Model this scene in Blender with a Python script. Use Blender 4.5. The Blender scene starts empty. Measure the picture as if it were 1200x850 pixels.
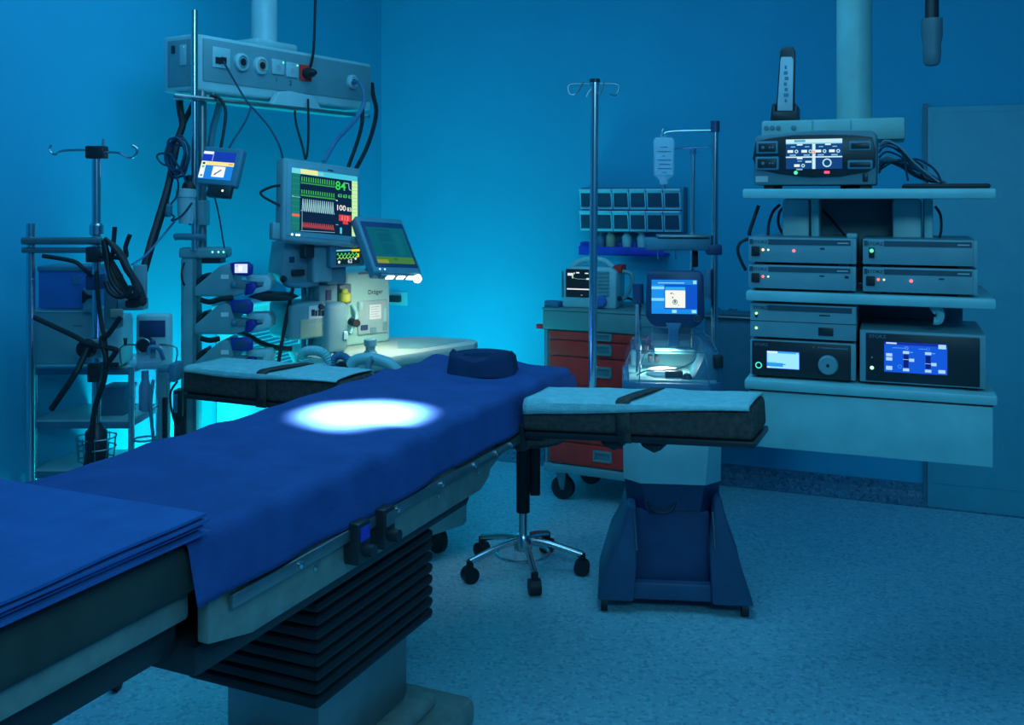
import bpy, bmesh, math, random
from mathutils import Matrix, Vector
random.seed(7)
SC = bpy.context.scene
COL = SC.collection

# ------------------------------------------------------------------ camera
FPX, CX, HY, CH = 1150.0, 600.0, 230.0, 1.5      # focal length in pixels, centre x, horizon y, camera height
cam_d = bpy.data.cameras.new('camera'); cam = bpy.data.objects.new('camera', cam_d); COL.objects.link(cam)
cam.location = (0, 0, CH); cam.rotation_euler = (math.pi/2, 0, 0)
cam_d.sensor_fit = 'HORIZONTAL'; cam_d.sensor_width = 36.0; cam_d.lens = 36.0*FPX/1200.0
cam_d.shift_y = -(425.0-HY)/1200.0; cam_d.clip_start = 0.05
SC.camera = cam

# ------------------------------------------------------------------ world, exposure
w = bpy.data.worlds.new('world'); SC.world = w; w.use_nodes = True
w.node_tree.nodes['Background'].inputs[0].default_value = (0.02, 0.06, 0.12, 1)
w.node_tree.nodes['Background'].inputs[1].default_value = 0.3
vs = SC.view_settings
vs.view_transform = 'Standard'; vs.look = 'None'; vs.gamma = 1.0; vs.exposure = 0.0; vs.use_curve_mapping = False

# ------------------------------------------------------------------ lights
def look_rot(src, dst):
    return (Vector(dst)-Vector(src)).to_track_quat('-Z', 'Y').to_euler()
def area(name, loc, dst, size, power, col, size_y=None, spread=180):
    l = bpy.data.lights.new(name, 'AREA'); l.energy = power; l.color = col; l.size = size
    if size_y: l.shape = 'RECTANGLE'; l.size_y = size_y
    l.spread = math.radians(spread)
    o = bpy.data.objects.new(name, l); COL.objects.link(o); o.location = loc; o.rotation_euler = look_rot(loc, dst)
    return o
UP1 = Vector((-0.33, 5.02, 0.30)); UP2 = Vector((-1.06, 3.92, 0.25))
CYAN = (0.01, 0.80, 0.86)
area('flood_light_corner', UP1+Vector((0, 0, .05)), (-0.50, 5.5, 1.6), 0.25, 8.5, CYAN)
area('flood_light_left', UP2+Vector((0, 0, .05)), (-1.50, 4.55, 1.25), 0.25, 11.5, CYAN)
area('ceiling_fill', (-0.2, 3.0, 2.95), (-0.2, 3.2, 0), 2.2, 42, (0.15, 0.58, 0.95), 2.2)  # soft overhead fill added at ceiling height, no fixture modelled
area('front_fill', (0.7, -0.6, 2.85), (0.7, 3.4, 0.7), 2.0, 62, (0.19, 0.62, 0.85), 0.8)  # added fill behind the camera, lifts the faces turned towards it
sp = bpy.data.lights.new('surgical_spot', 'SPOT'); sp.energy = 6500; sp.color = (0.75, 0.88, 1.0)
sp.spot_size = math.radians(11.8); sp.spot_blend = 0.75; sp.shadow_soft_size = 0.05
so = bpy.data.objects.new('surgical_spot', sp); COL.objects.link(so); so.location = (-0.45, 2.62, 2.75)
so.rotation_euler = look_rot(so.location, (-0.405, 2.675, 0.9))

# ------------------------------------------------------------------ helpers
def ray(px, py): return Vector(((px-CX)/FPX, 1.0, -(py-HY)/FPX))
CAMP = Vector((0, 0, CH))
def P(px, py, d): return CAMP + ray(px, py)*d
def lin(c):
    c = c/255.0
    return c/12.92 if c <= 0.04045 else ((c+0.055)/1.055)**2.4
def L3(c): return (lin(c[0]), lin(c[1]), lin(c[2]), 1)

MATS = {}
def mat(name, col, rough=0.5, metal=0.0, var=0.08, scale=12.0, bump=0.0, bscale=80.0, emit=None, spec=0.5):
    if name in MATS: return MATS[name]
    m = bpy.data.materials.new(name); m.use_nodes = True; nt = m.node_tree; N = nt.nodes; b = N['Principled BSDF']
    tc = N.new('ShaderNodeTexCoord'); no = N.new('ShaderNodeTexNoise'); no.inputs['Scale'].default_value = scale
    no.inputs['Detail'].default_value = 3
    rp = N.new('ShaderNodeValToRGB')
    rp.color_ramp.elements[0].position = 0.3; rp.color_ramp.elements[1].position = 0.7
    rp.color_ramp.elements[0].color = tuple(max(0, c*(1-var)) for c in col)+(1,)
    rp.color_ramp.elements[1].color = tuple(min(1, c*(1+var)) for c in col)+(1,)
    nt.links.new(tc.outputs['Object'], no.inputs['Vector']); nt.links.new(no.outputs['Fac'], rp.inputs['Fac'])
    nt.links.new(rp.outputs['Color'], b.inputs['Base Color'])
    b.inputs['Roughness'].default_value = rough; b.inputs['Metallic'].default_value = metal
    b.inputs['Specular IOR Level'].default_value = spec
    if bump:
        n2 = N.new('ShaderNodeTexNoise'); n2.inputs['Scale'].default_value = bscale; n2.inputs['Detail'].default_value = 4
        bp = N.new('ShaderNodeBump'); bp.inputs['Strength'].default_value = bump; bp.inputs['Distance'].default_value = 0.01
        nt.links.new(tc.outputs['Object'], n2.inputs['Vector']); nt.links.new(n2.outputs['Fac'], bp.inputs['Height'])
        nt.links.new(bp.outputs['Normal'], b.inputs['Normal'])
    if emit:
        b.inputs['Emission Color'].default_value = L3(emit[:3]); b.inputs['Emission Strength'].default_value = emit[3]
    MATS[name] = m; return m
def clear(name, col, fac=0.25, rough=0.08):
    if name in MATS: return MATS[name]
    m = bpy.data.materials.new(name); m.use_nodes = True; nt = m.node_tree; N = nt.nodes
    b = N['Principled BSDF']; b.inputs['Roughness'].default_value = rough
    no = N.new('ShaderNodeTexNoise'); no.inputs['Scale'].default_value = 9
    rp = N.new('ShaderNodeValToRGB'); rp.color_ramp.elements[0].color = tuple(c*.9 for c in col)+(1,); rp.color_ramp.elements[1].color = tuple(col)+(1,)
    nt.links.new(no.outputs['Fac'], rp.inputs['Fac']); nt.links.new(rp.outputs['Color'], b.inputs['Base Color'])
    t = N.new('ShaderNodeBsdfTransparent'); t.inputs[0].default_value = (0.93, 0.97, 1, 1)
    mx = N.new('ShaderNodeMixShader'); mx.inputs[0].default_value = fac
    nt.links.new(t.outputs[0], mx.inputs[1]); nt.links.new(b.outputs[0], mx.inputs[2])
    nt.links.new(mx.outputs[0], N['Material Output'].inputs[0])
    MATS[name] = m; return m
def screen_mat(strength=1.0):
    k = 'display_%g' % strength
    if k in MATS: return MATS[k]
    m = bpy.data.materials.new(k); m.use_nodes = True; nt = m.node_tree; N = nt.nodes
    N.remove(N['Principled BSDF'])
    a = N.new('ShaderNodeAttribute'); a.attribute_name = 'ink'
    e = N.new('ShaderNodeEmission'); e.inputs[1].default_value = strength
    nt.links.new(a.outputs['Color'], e.inputs[0]); nt.links.new(e.outputs[0], N['Material Output'].inputs[0])
    MATS[k] = m; return m

class G:
    def __init__(s): s.v = []; s.f = []; s.s = []
    def add(s, vs_, fs, smooth=False):
        o = len(s.v); s.v += [tuple(v) for v in vs_]
        for f in fs: s.f.append(tuple(i+o for i in f)); s.s.append(smooth)
        return s
    def bm(s, bm, smooth=False):
        bm.verts.ensure_lookup_table(); bm.verts.index_update()
        s.add([v.co for v in bm.verts], [[v.index for v in f.verts] for f in bm.faces], smooth); bm.free(); return s
    def box(s, x0, x1, y0, y1, z0, z1, b=0, seg=2):
        x0, x1 = min(x0, x1), max(x0, x1); y0, y1 = min(y0, y1), max(y0, y1); z0, z1 = min(z0, z1), max(z0, z1)
        V = [(x, y, z) for z in (z0, z1) for y in (y0, y1) for x in (x0, x1)]
        F = [(0, 2, 3, 1), (4, 5, 7, 6), (0, 1, 5, 4), (2, 6, 7, 3), (0, 4, 6, 2), (1, 3, 7, 5)]
        if not b: return s.add(V, F)
        b = min(b, .49*min(x1-x0, y1-y0, z1-z0))
        m = bmesh.new(); vv = [m.verts.new(v) for v in V]
        for f in F: m.faces.new([vv[i] for i in f])
        bmesh.ops.bevel(m, geom=m.edges[:], offset=b, segments=seg, affect='EDGES', profile=0.5)
        return s.bm(m, True)
    def prism(s, poly, y0, y1, axis='y', b=0, seg=2):
        # poly of (a, c) pairs: axis y -> (x, z); axis z -> (x, y); axis x -> (y, z)
        def mk(p, t): return {'y': (p[0], t, p[1]), 'z': (p[0], p[1], t), 'x': (t, p[0], p[1])}[axis]
        n = len(poly); m = bmesh.new()
        A = [m.verts.new(mk(p, y0)) for p in poly]; B = [m.verts.new(mk(p, y1)) for p in poly]
        m.faces.new(A); m.faces.new(B[::-1])
        for i in range(n): m.faces.new([A[i], B[i], B[(i+1) % n], A[(i+1) % n]])
        bmesh.ops.recalc_face_normals(m, faces=m.faces[:])
        if b: bmesh.ops.bevel(m, geom=[e for e in m.edges], offset=b, segments=seg, affect='EDGES', profile=0.5)
        return s.bm(m, bool(b))
    def cyl(s, p0, p1, r0, r1=None, n=16, cap=True):
        r1 = r0 if r1 is None else r1; p0 = Vector(p0); p1 = Vector(p1); d = (p1-p0).normalized()
        a = d.orthogonal().normalized(); c = d.cross(a)
        V = []
        for p, r in ((p0, r0), (p1, r1)):
            for i in range(n):
                t = 2*math.pi*i/n; V.append(p+(a*math.cos(t)+c*math.sin(t))*r)
        F = [(i, (i+1) % n, n+(i+1) % n, n+i) for i in range(n)]
        s.add(V, F, True)
        if cap: s.add(V[:n], [tuple(range(n))[::-1]]); s.add(V[n:], [tuple(range(n))])
        return s
    def tube(s, pts, r, n=8, sub=6, closed=False, rf=None):
        pts = [Vector(p) for p in pts]
        if sub > 1 and len(pts) > 2:
            q = []; N = len(pts); rng = N if closed else N-1
            for i in range(rng):
                if closed: a, b, c, d = pts[(i-1) % N], pts[i], pts[(i+1) % N], pts[(i+2) % N]
                else: a, b, c, d = pts[max(i-1, 0)], pts[i], pts[i+1], pts[min(i+2, N-1)]
                for k in range(sub):
                    t = k/sub
                    q.append(.5*((2*b)+(c-a)*t+(2*a-5*b+4*c-d)*t*t+(3*b-a-3*c+d)*t**3))
            if not closed: q.append(pts[-1])
            pts = q
        N = len(pts); V = []; up = None
        for i, p in enumerate(pts):
            if closed: t = (pts[(i+1) % N]-pts[i-1])
            else: t = pts[min(i+1, N-1)]-pts[max(i-1, 0)]
            t = t.normalized() if t.length > 1e-9 else Vector((0, 0, 1))
            if up is None: up = t.orthogonal().normalized()
            up = (up-t*up.dot(t)); up = up.normalized() if up.length > 1e-6 else t.orthogonal().normalized()
            c = t.cross(up); rr = r if rf is None else r*rf(i)
            for k in range(n):
                a = 2*math.pi*k/n; V.append(p+(up*math.cos(a)+c*math.sin(a))*rr)
        F = []
        for i in range(N if closed else N-1):
            j = (i+1) % N
            for k in range(n): F.append((i*n+k, i*n+(k+1) % n, j*n+(k+1) % n, j*n+k))
        if not closed: F += [tuple(range(n))[::-1], tuple((N-1)*n+k for k in range(n))]
        return s.add(V, F, True)
    def lathe(s, prof, c=(0, 0, 0), n=24, axis='z'):
        V = []
        for r, h in prof:
            for i in range(n):
                t = 2*math.pi*i/n; a, b = r*math.cos(t), r*math.sin(t)
                V.append({'z': (c[0]+a, c[1]+b, c[2]+h), 'y': (c[0]+a, c[1]-h, c[2]+b), 'x': (c[0]+h, c[1]+a, c[2]+b)}[axis])
        F = []
        for j in range(len(prof)-1):
            for i in range(n): F.append((j*n+i, j*n+(i+1) % n, (j+1)*n+(i+1) % n, (j+1)*n+i))
        if prof[0][0] > 1e-6: F.append(tuple(range(n))[::-1])
        if prof[-1][0] > 1e-6: F.append(tuple((len(prof)-1)*n+i for i in range(n)))
        return s.add(V, F, True)
    def ring(s, c, R, r, axis='y', n=24, k=8, sq=1.0):
        pts = []
        for i in range(n):
            t = 2*math.pi*i/n; a, b = R*math.cos(t), R*sq*math.sin(t)
            pts.append({'y': (c[0]+a, c[1], c[2]+b), 'z': (c[0]+a, c[1]+b, c[2]), 'x': (c[0], c[1]+a, c[2]+b)}[axis])
        return s.tube(pts, r, k, 1, True)
    def xf(s, M): s.v = [tuple(M @ Vector(v)) for v in s.v]; return s
    def build(s, name, m, parent=None, M=None, **tags):
        me = bpy.data.meshes.new(name); me.from_pydata(s.v, [], s.f); me.update()
        bm = bmesh.new(); bm.from_mesh(me)
        for i, f in enumerate(bm.faces): f.smooth = s.s[i]
        bmesh.ops.recalc_face_normals(bm, faces=bm.faces[:])
        for e in bm.edges:
            if len(e.link_faces) == 2 and e.calc_face_angle(0) > math.radians(38): e.smooth = False
        bm.to_mesh(me); bm.free()
        if isinstance(m, str): m = MATS[m]
        me.materials.append(m)
        o = bpy.data.objects.new(name, me); COL.objects.link(o)
        if parent: o.parent = parent
        if M is not None: o.matrix_local = M
        for k, v in tags.items(): o[k] = v
        return o

class Fr:
    def __init__(s, M): s.M = M; s.I = M.inverted()
    def _r(s, px, py): return s.I @ CAMP, s.I.to_3x3() @ ray(px, py)
    def f(s, px, py, y=0.0):
        o, d = s._r(px, py); t = (y-o.y)/d.y; return o+d*t
    def z(s, px, py, z=0.0):
        o, d = s._r(px, py); t = (z-o.z)/d.z; return o+d*t
    def rect(s, x0, y0, x1, y1, y=0.0):          # pixel rectangle -> local x0, x1, z0, z1 on plane y
        a = s.f(x0, (y0+y1)/2, y); b = s.f(x1, (y0+y1)/2, y); c = s.f((x0+x1)/2, y0, y); d = s.f((x0+x1)/2, y1, y)
        return a.x, b.x, d.z, c.z
    def w(s, P_): return s.I @ Vector(P_)
def yawM(loc, deg): return Matrix.Translation(Vector(loc)) @ Matrix.Rotation(math.radians(deg), 4, 'Z')
def M3(TL, TR, BL):
    x = (TR-TL).normalized(); z = (TL-BL); z = (z-x*z.dot(x)).normalized(); y = z.cross(x)
    M = Matrix((x, y, z)).transposed().to_4x4(); return Matrix.Translation(BL) @ M
def thing(name, label, cat, M, group=None):
    o = bpy.data.objects.new(name, None); COL.objects.link(o); o.matrix_world = M; o.empty_display_size = .05
    o['label'] = label; o['category'] = cat
    if group: o['group'] = group
    return o, Fr(M)
def tag(o, label, cat, group=None):
    o['label'] = label; o['category'] = cat
    if group: o['group'] = group
    return o
def structure(o): o['kind'] = 'structure'; return o

_txt = {}
def text_geo(t):
    if t in _txt: return _txt[t]
    c = bpy.data.curves.new('t', 'FONT'); c.body = t; c.size = 1.0; c.align_x = 'CENTER'; c.resolution_u = 3; c.offset = .012
    o = bpy.data.objects.new('t', c); COL.objects.link(o)
    dg = bpy.context.evaluated_depsgraph_get(); dg.update()
    me = bpy.data.meshes.new_from_object(o.evaluated_get(dg))
    r = ([(v.co.x, v.co.y) for v in me.vertices], [tuple(p.vertices) for p in me.polygons])
    bpy.data.objects.remove(o); bpy.data.curves.remove(c); bpy.data.meshes.remove(me)
    _txt[t] = r; return r
def lettering(parent, t, x, z, y, h, m, name='lettering', sx=1.0):
    V, F = text_geo(t)
    g = G().add([(x+a*h*sx, y, z+b*h) for a, b in V], F)
    return g.build(name, m, parent)
def screen(parent, x0, x1, z0, z1, y, bg, items, strength=1.0, name='screen'):
    V = []; F = []; C = []; W = x1-x0; H = z1-z0; lay = [0]
    def q(u, v): return (x0+u*W, y-0.0004*lay[0], z1-v*H)
    def put(pts, faces, c):
        o = len(V); V.extend(pts)
        for f in faces: F.append(tuple(i+o for i in f)); C.append(L3(c))
    put([q(0, 0), q(1, 0), q(1, 1), q(0, 1)], [(0, 1, 2, 3)], bg)
    for it in items:
        lay[0] += .25
        k = it[0]
        if k == 'r': _, a, b, c_, d, col = it; put([q(a, b), q(c_, b), q(c_, d), q(a, d)], [(0, 1, 2, 3)], col)
        elif k == 'p': put([q(*p) for p in it[1]], [tuple(range(len(it[1])))], it[2])
        elif k == 'l':
            _, pts, wd, col = it
            for (a, b), (c_, d) in zip(pts[:-1], pts[1:]):
                dx, dz = (c_-a)*W, (d-b)*H; n = math.hypot(dx, dz) or 1; ox, oz = -dz/n*wd*H/2/W, dx/n*wd*H/2/H
                put([q(a+ox, b+oz), q(c_+ox, d+oz), q(c_-ox, d-oz), q(a-ox, b-oz)], [(0, 1, 2, 3)], col)
        elif k == 'o':
            _, u, v, r, col = it; n = 16
            put([q(u+r*H/W*math.cos(2*math.pi*i/n), v+r*math.sin(2*math.pi*i/n)) for i in range(n)], [tuple(range(n))], col)
        elif k == 'ring':
            _, u, v, r, wd, col = it; n = 24; pts = []
            for rr in (r, r-wd): pts += [q(u+rr*H/W*math.cos(2*math.pi*i/n), v+rr*math.sin(2*math.pi*i/n)) for i in range(n)]
            put(pts, [(i, (i+1) % n, n+(i+1) % n, n+i) for i in range(n)], col)
        elif k == 't':
            _, u, v, h, t, col = it; A, B = text_geo(t)
            put([q(u+a*h*H/W, v-b*h) for a, b in A], B, col)
    me = bpy.data.meshes.new(name); me.from_pydata(V, [], F); me.update()
    at = me.color_attributes.new('ink', 'FLOAT_COLOR', 'CORNER')
    for p, c in zip(me.polygons, C):
        for li in p.loop_indices: at.data[li].color = c
    me.materials.append(screen_mat(strength))
    o = bpy.data.objects.new(name, me); COL.objects.link(o); o.parent = parent
    return o
def led(parent, x, y, z, r, col, s=2.0, name='indicator_light'):
    m = mat('led_%d_%d_%d_%g' % (*col, s), (.1, .1, .1), emit=(*col, s))
    return G().lathe([(r, 0), (r*.8, r*.5), (0, r*.7)], (x, y, z), 10, 'y').build(name, m, parent)
def cable(name, label, cat, pts, r, m, group=None, n=8, sub=6):
    g = G().tube([P(*p) for p in pts], r, n, sub)
    o = g.build(name, m); tag(o, label, cat, group); return o

# ------------------------------------------------------------------ materials
mat('white_plastic', (0.34, 0.62, 0.64), .38, var=.05)
mat('grey_plastic', (0.15, 0.34, 0.38), .45, var=.06, bump=.05)
mat('mid_grey', (0.1, 0.21, 0.25), .5, var=.08)
mat('blue_grey', (0.05, 0.21, 0.29), .5, var=.08)
mat('panel_green', (0.2, 0.46, 0.45), .5, var=.08, bump=.06, bscale=160)
mat('cream_metal', (.48, .66, .58), .4, var=.04)
mat('dark_plastic', (.018, .024, .03), .4, var=.2)
mat('navy_plastic', (.02, .06, .15), .42, var=.15)
mat('black_rubber', (.010, .013, .018), .55, var=.25)
mat('black_fabric', (0.085, 0.075, 0.07), .85, var=.3, scale=60, bump=.3, bscale=220, spec=.2)
mat('chrome', (.62, .66, .68), .22, 1.0, var=.05)
mat('steel_dull', (.30, .34, .34), .38, .9, var=.1)
mat('table_metal', (0.24, 0.30, 0.27), .48, .25, var=.18, scale=18, bump=.08)
mat('drape_blue', (0.028, 0.085, 0.27), .85, var=.10, scale=14, bump=.25, bscale=160, spec=.2)
mat('foam_navy', (.015, .045, .11), .9, var=.12, bump=.2, bscale=240, spec=.2)
mat('towel_white', (0.3, 0.66, 0.68), .95, var=.10, scale=40, bump=.5, bscale=260, spec=.1)
mat('pad_olive', (.035, .05, .045), .7, var=.2, bump=.1)
mat('red_drawer', (0.95, 0.045, 0.04), .6, var=.10, spec=.2)
mat('cart_grey', (.15, .29, .29), .5, var=.06)
mat('sheet_blue', (.035, .13, .38), .85, var=.08, scale=14, bump=.2, bscale=160, spec=.2)
mat('strip_dark', (.03, .085, .12), .45)
mat('lead_navy', (.012, .05, .10), .5)
mat('hose_blue', (.05, .20, .34), .5, var=.1)
mat('hose_pale', (0.22, 0.56, 0.58), .4, var=.08)
mat('tan', (.42, .40, .30), .5)
mat('royal_blue', (.03, .05, .50), .5, var=.15)
mat('deep_blue', (.015, .03, .28), .4, var=.1)
mat('label_white', (.72, .76, .74), .5, var=.03)
mat('yellow_green', (.55, .62, .08), .45)
mat('ink', (.02, .03, .05), .6)
mat('print_grey', (.40, .48, .50), .6)
clear('clear_plastic', (.55, .80, .88), .13)
clear('bag_plastic', (.55, .86, .95), .42, .2)
clear('dome_plastic', (.35, .65, .85), .10)
clear('window_plastic', (.03, .10, .16), .78, .25)

# ------------------------------------------------------------------ the room (walls turned 22 degrees to the camera)
TH = math.radians(22)
E = Vector((math.cos(TH), -math.sin(TH), 0)); D = Vector((-math.sin(TH), -math.cos(TH), 0))
C0 = Vector((-0.786, 5.906, 0)); RW, RD, RH = 4.8, 6.6, 3.0
ROOM = Fr(Matrix(((E.x, D.x, 0, C0.x), (E.y, D.y, 0, C0.y), (0, 0, 1, 0), (0, 0, 0, 1))))   # local x along the back wall, y into the room (mirrored)
def roomM(): return Matrix(((E.x, -D.x, 0, C0.x), (E.y, -D.y, 0, C0.y), (0, 0, 1, 0), (0, 0, 0, 1)))  # y points out through the back wall
WM = roomM(); WF = Fr(WM)
wall_m = mat('wall_paint', (.03, .42, .62), .7, var=.025, scale=3, bump=.03, bscale=60, spec=.25)
def floor_mat(name, base, dark, light, sc=160):
    m = bpy.data.materials.new(name); m.use_nodes = True; nt = m.node_tree; N = nt.nodes; b = N['Principled BSDF']
    tc = N.new('ShaderNodeTexCoord'); vo = N.new('ShaderNodeTexVoronoi'); vo.inputs['Scale'].default_value = sc
    hs = N.new('ShaderNodeSeparateColor'); rp = N.new('ShaderNodeValToRGB'); rp.color_ramp.interpolation = 'CONSTANT'
    els = rp.color_ramp.elements; els[0].color = (*dark, 1); els[0].position = 0
    els[1].color = (*base, 1); els[1].position = .16
    e = els.new(.82); e.color = (*light, 1)
    nt.links.new(tc.outputs['Object'], vo.inputs['Vector']); nt.links.new(vo.outputs['Color'], hs.inputs[0])
    nt.links.new(hs.outputs[0], rp.inputs[0]); nt.links.new(rp.outputs[0], b.inputs['Base Color'])
    b.inputs['Roughness'].default_value = .42; b.inputs['Specular IOR Level'].default_value = .4
    MATS[name] = m; return m
floor_m = floor_mat('speckled_vinyl', (.24, .56, .64), (.17, .43, .53), (.30, .64, .72), 90)
skirt_m = floor_mat('skirting_vinyl', (.06, .20, .30), (.03, .12, .20), (.10, .28, .38), 90)
t = .12
structure(G().box(-t, RW+t, -RD-t, t, -t, 0).build('floor', floor_m, M=WM))
structure(G().box(-t, RW+t, -RD-t, t, RH, RH+t).build('ceiling', wall_m, M=WM))
structure(G().box(-t, RW+t, 0, t, 0, RH).build('wall_back', wall_m, M=WM))
structure(G().box(-t, 0, -RD, 0, 0, RH).build('wall_left', wall_m, M=WM))
structure(G().box(RW, RW+t, -RD, 0, 0, RH).build('wall_right', wall_m, M=WM))
structure(G().box(-t, RW+t, -RD-t, -RD, 0, RH).build('wall_front', wall_m, M=WM))
cove = [(0, 0), (-.06, 0), (-.045, .004), (-.018, .03), (-.008, .06), (-.006, .10), (0, .10)]
structure(G().prism(cove, 0, RW, 'x').build('baseboard_back', skirt_m, M=WM))
structure(G().box(0, .012, -RD, -.02, 0, .10, .004).build('baseboard_left', skirt_m, M=WM))
# door panel in the back wall at the right
dx = WF.f(1087, 300, -.04).x
dr = structure(G().box(dx, dx+.95, -.045, 0, 0, 1.93, .004).build('door_1', mat('door_paint', (.08, .42, .52), .5, var=.04), M=WM))
G().box(dx-.02, dx, -.03, 0, 0, 1.95).build('door_frame', 'blue_grey', dr)
G().box(dx+.02, dx+.93, -.049, -.045, .12, 1.9, .002).build('door_panel', 'door_paint', dr)
G().cyl((dx+.86, -.05, 1.02), (dx+.86, -.1, 1.02), .01).cyl((dx+.87, -.095, 1.02), (dx+.74, -.095, 1.02), .01).build('door_handle', 'chrome', dr)

# flood lamps that wash the walls (hidden behind the operating table)
for nm, pos, dst, lb in (('floor_flood_lamp', UP1, (-0.62, 5.75, 1.5), 'low cyan flood lamp washing the corner wall behind the operating table'),
                         ('floor_flood_lamp', UP2, (-1.5, 4.55, 1.25), 'low cyan flood lamp washing the left wall behind the arm board')):
    yaw = math.degrees(math.atan2(-(dst[0]-pos.x), dst[1]-pos.y))
    o, F = thing(nm, lb, 'lamp', yawM((pos.x, pos.y, 0), yaw))
    G().box(-.13, .13, -.10, .04, 0, .02, .005).box(-.145, -.135, -.06, -.02, .01, pos.z-.02).box(.135, .145, -.06, -.02, .01, pos.z-.02).build('stand', 'dark_plastic', o)
    G().box(-.135, .135, -.16, -.03, pos.z-.14, pos.z+.0, .01).build('housing', 'dark_plastic', o)

# wall socket beside the anaesthesia machine
wall_s, F = thing('wall_socket', 'white wall socket plate with a black plug right of the grey anaesthesia column', 'socket', WM)
x0, x1, z0, z1 = F.rect(457, 342, 478, 358); G().box(x0, x1, -.008, 0, z0, z1, .003).build('plate', 'white_plastic', wall_s)
x0, x1, z0, z1 = F.rect(459, 346, 471.5, 353.5); G().box(x0, x1, -.045, -.008, z0, z1, .004).build('plug', 'dark_plastic', wall_s)

# ------------------------------------------------------------------ operating table
TM = yawM((-.465, 2.611, 0), -24)
tab, TF = thing('operating_table', 'long adjustable operating table with dark metal side frame and black pads', 'operating table', TM)
G().box(-.27, .27, -.62, .30, 0, .09, .03).box(-.20, .20, -.5, .2, .09, .13, .02).build('base', 'table_metal', tab)
G().box(-.14, .14, -.28, .14, .13, .36, .02).build('column', 'steel_dull', tab)
g = G()
for i in range(9):
    z = .34+i*.031; g.box(-.19, .19, -.36, .19, z, z+.027, .012)
g.build('bellows', 'black_rubber', tab)
G().box(-.235, .235, -.80, .33, .615, .68, .02).box(-.2, .2, -1.2, -.8, .66, .74, .02).build('under_frame', 'dark_plastic', tab)
for s in (-1, 1):
    poly = [(-.82, .70), (-.70, .672), (.30, .672), (.352, .695), (.365, .73), (.36, .785), (-.82, .785)]
    G().prism(poly, s*.255, s*.283, 'x', b=.006).build('side_panel', 'table_metal', tab)
    r = G().box(s*.292, s*.304, -.78, .60, .752, .778, .003).build('side_rail', 'steel_dull', tab)
    for y in (-.7, -.42, -.12, .14, .40, .56):
        G().cyl((s*.28, y, .765), (s*.293, y, .765), .012).build('rail_spacer', 'steel_dull', r)
    for y in (-.58, -.2, .02, .21, .35, .455):
        G().lathe([(.008, 0), (.008, .005), (.0, .008)], (0, 0, 0), 12, 'x').xf(Matrix.Translation((s*.304, y, .765)) @ Matrix.Rotation(0 if s > 0 else math.pi, 4, 'Z')).build('bolt', 'chrome', r)
    G().prism([(.36, .70), (.47, .735), (.60, .752), (.60, .785), (.36, .785)], s*.25, s*.272, 'x', b=.004).build('head_bracket', 'table_metal', tab)
    for y in (-.5, -.28, .04, .27):
        G().lathe([(.006, 0), (.006, .003), (0, .005)], (0, 0, 0), 10, 'x').xf(Matrix.Translation((s*.283, y, .727)) @ Matrix.Rotation(0 if s > 0 else math.pi, 4, 'Z')).build('bolt', 'chrome', tab)
for y in (-.375, -.27):
    c = G().box(.286, .326, y-.025, y+.025, .70, .792, .006).cyl((.326, y, .73), (.35, y, .73), .014).build('rail_clamp', 'dark_plastic', tab)
    G().box(.3262, .3275, y-.018, y+.018, .752, .782).build('sticker', 'royal_blue' if y < -.3 else 'steel_dull', c)
G().box(-.268, .268, -.80, .575, .785, .888, .025, 3).build('back_pad', 'pad_olive', tab)
G().box(-.268, .268, .585, 1.03, .80, .888, .025, 3).build('head_pad', 'pad_olive', tab)
G().box(-.27, .27, -1.30, -.81, .79, .897, .03, 3).build('leg_pad', 'pad_olive', tab)
G().box(-.24, .24, .58, 1.0, .775, .80, .008).build('head_plate', 'table_metal', tab)
G().box(-.24, .24, -1.27, -.82, .74, .79, .008).build('leg_plate', 'table_metal', tab)

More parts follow.
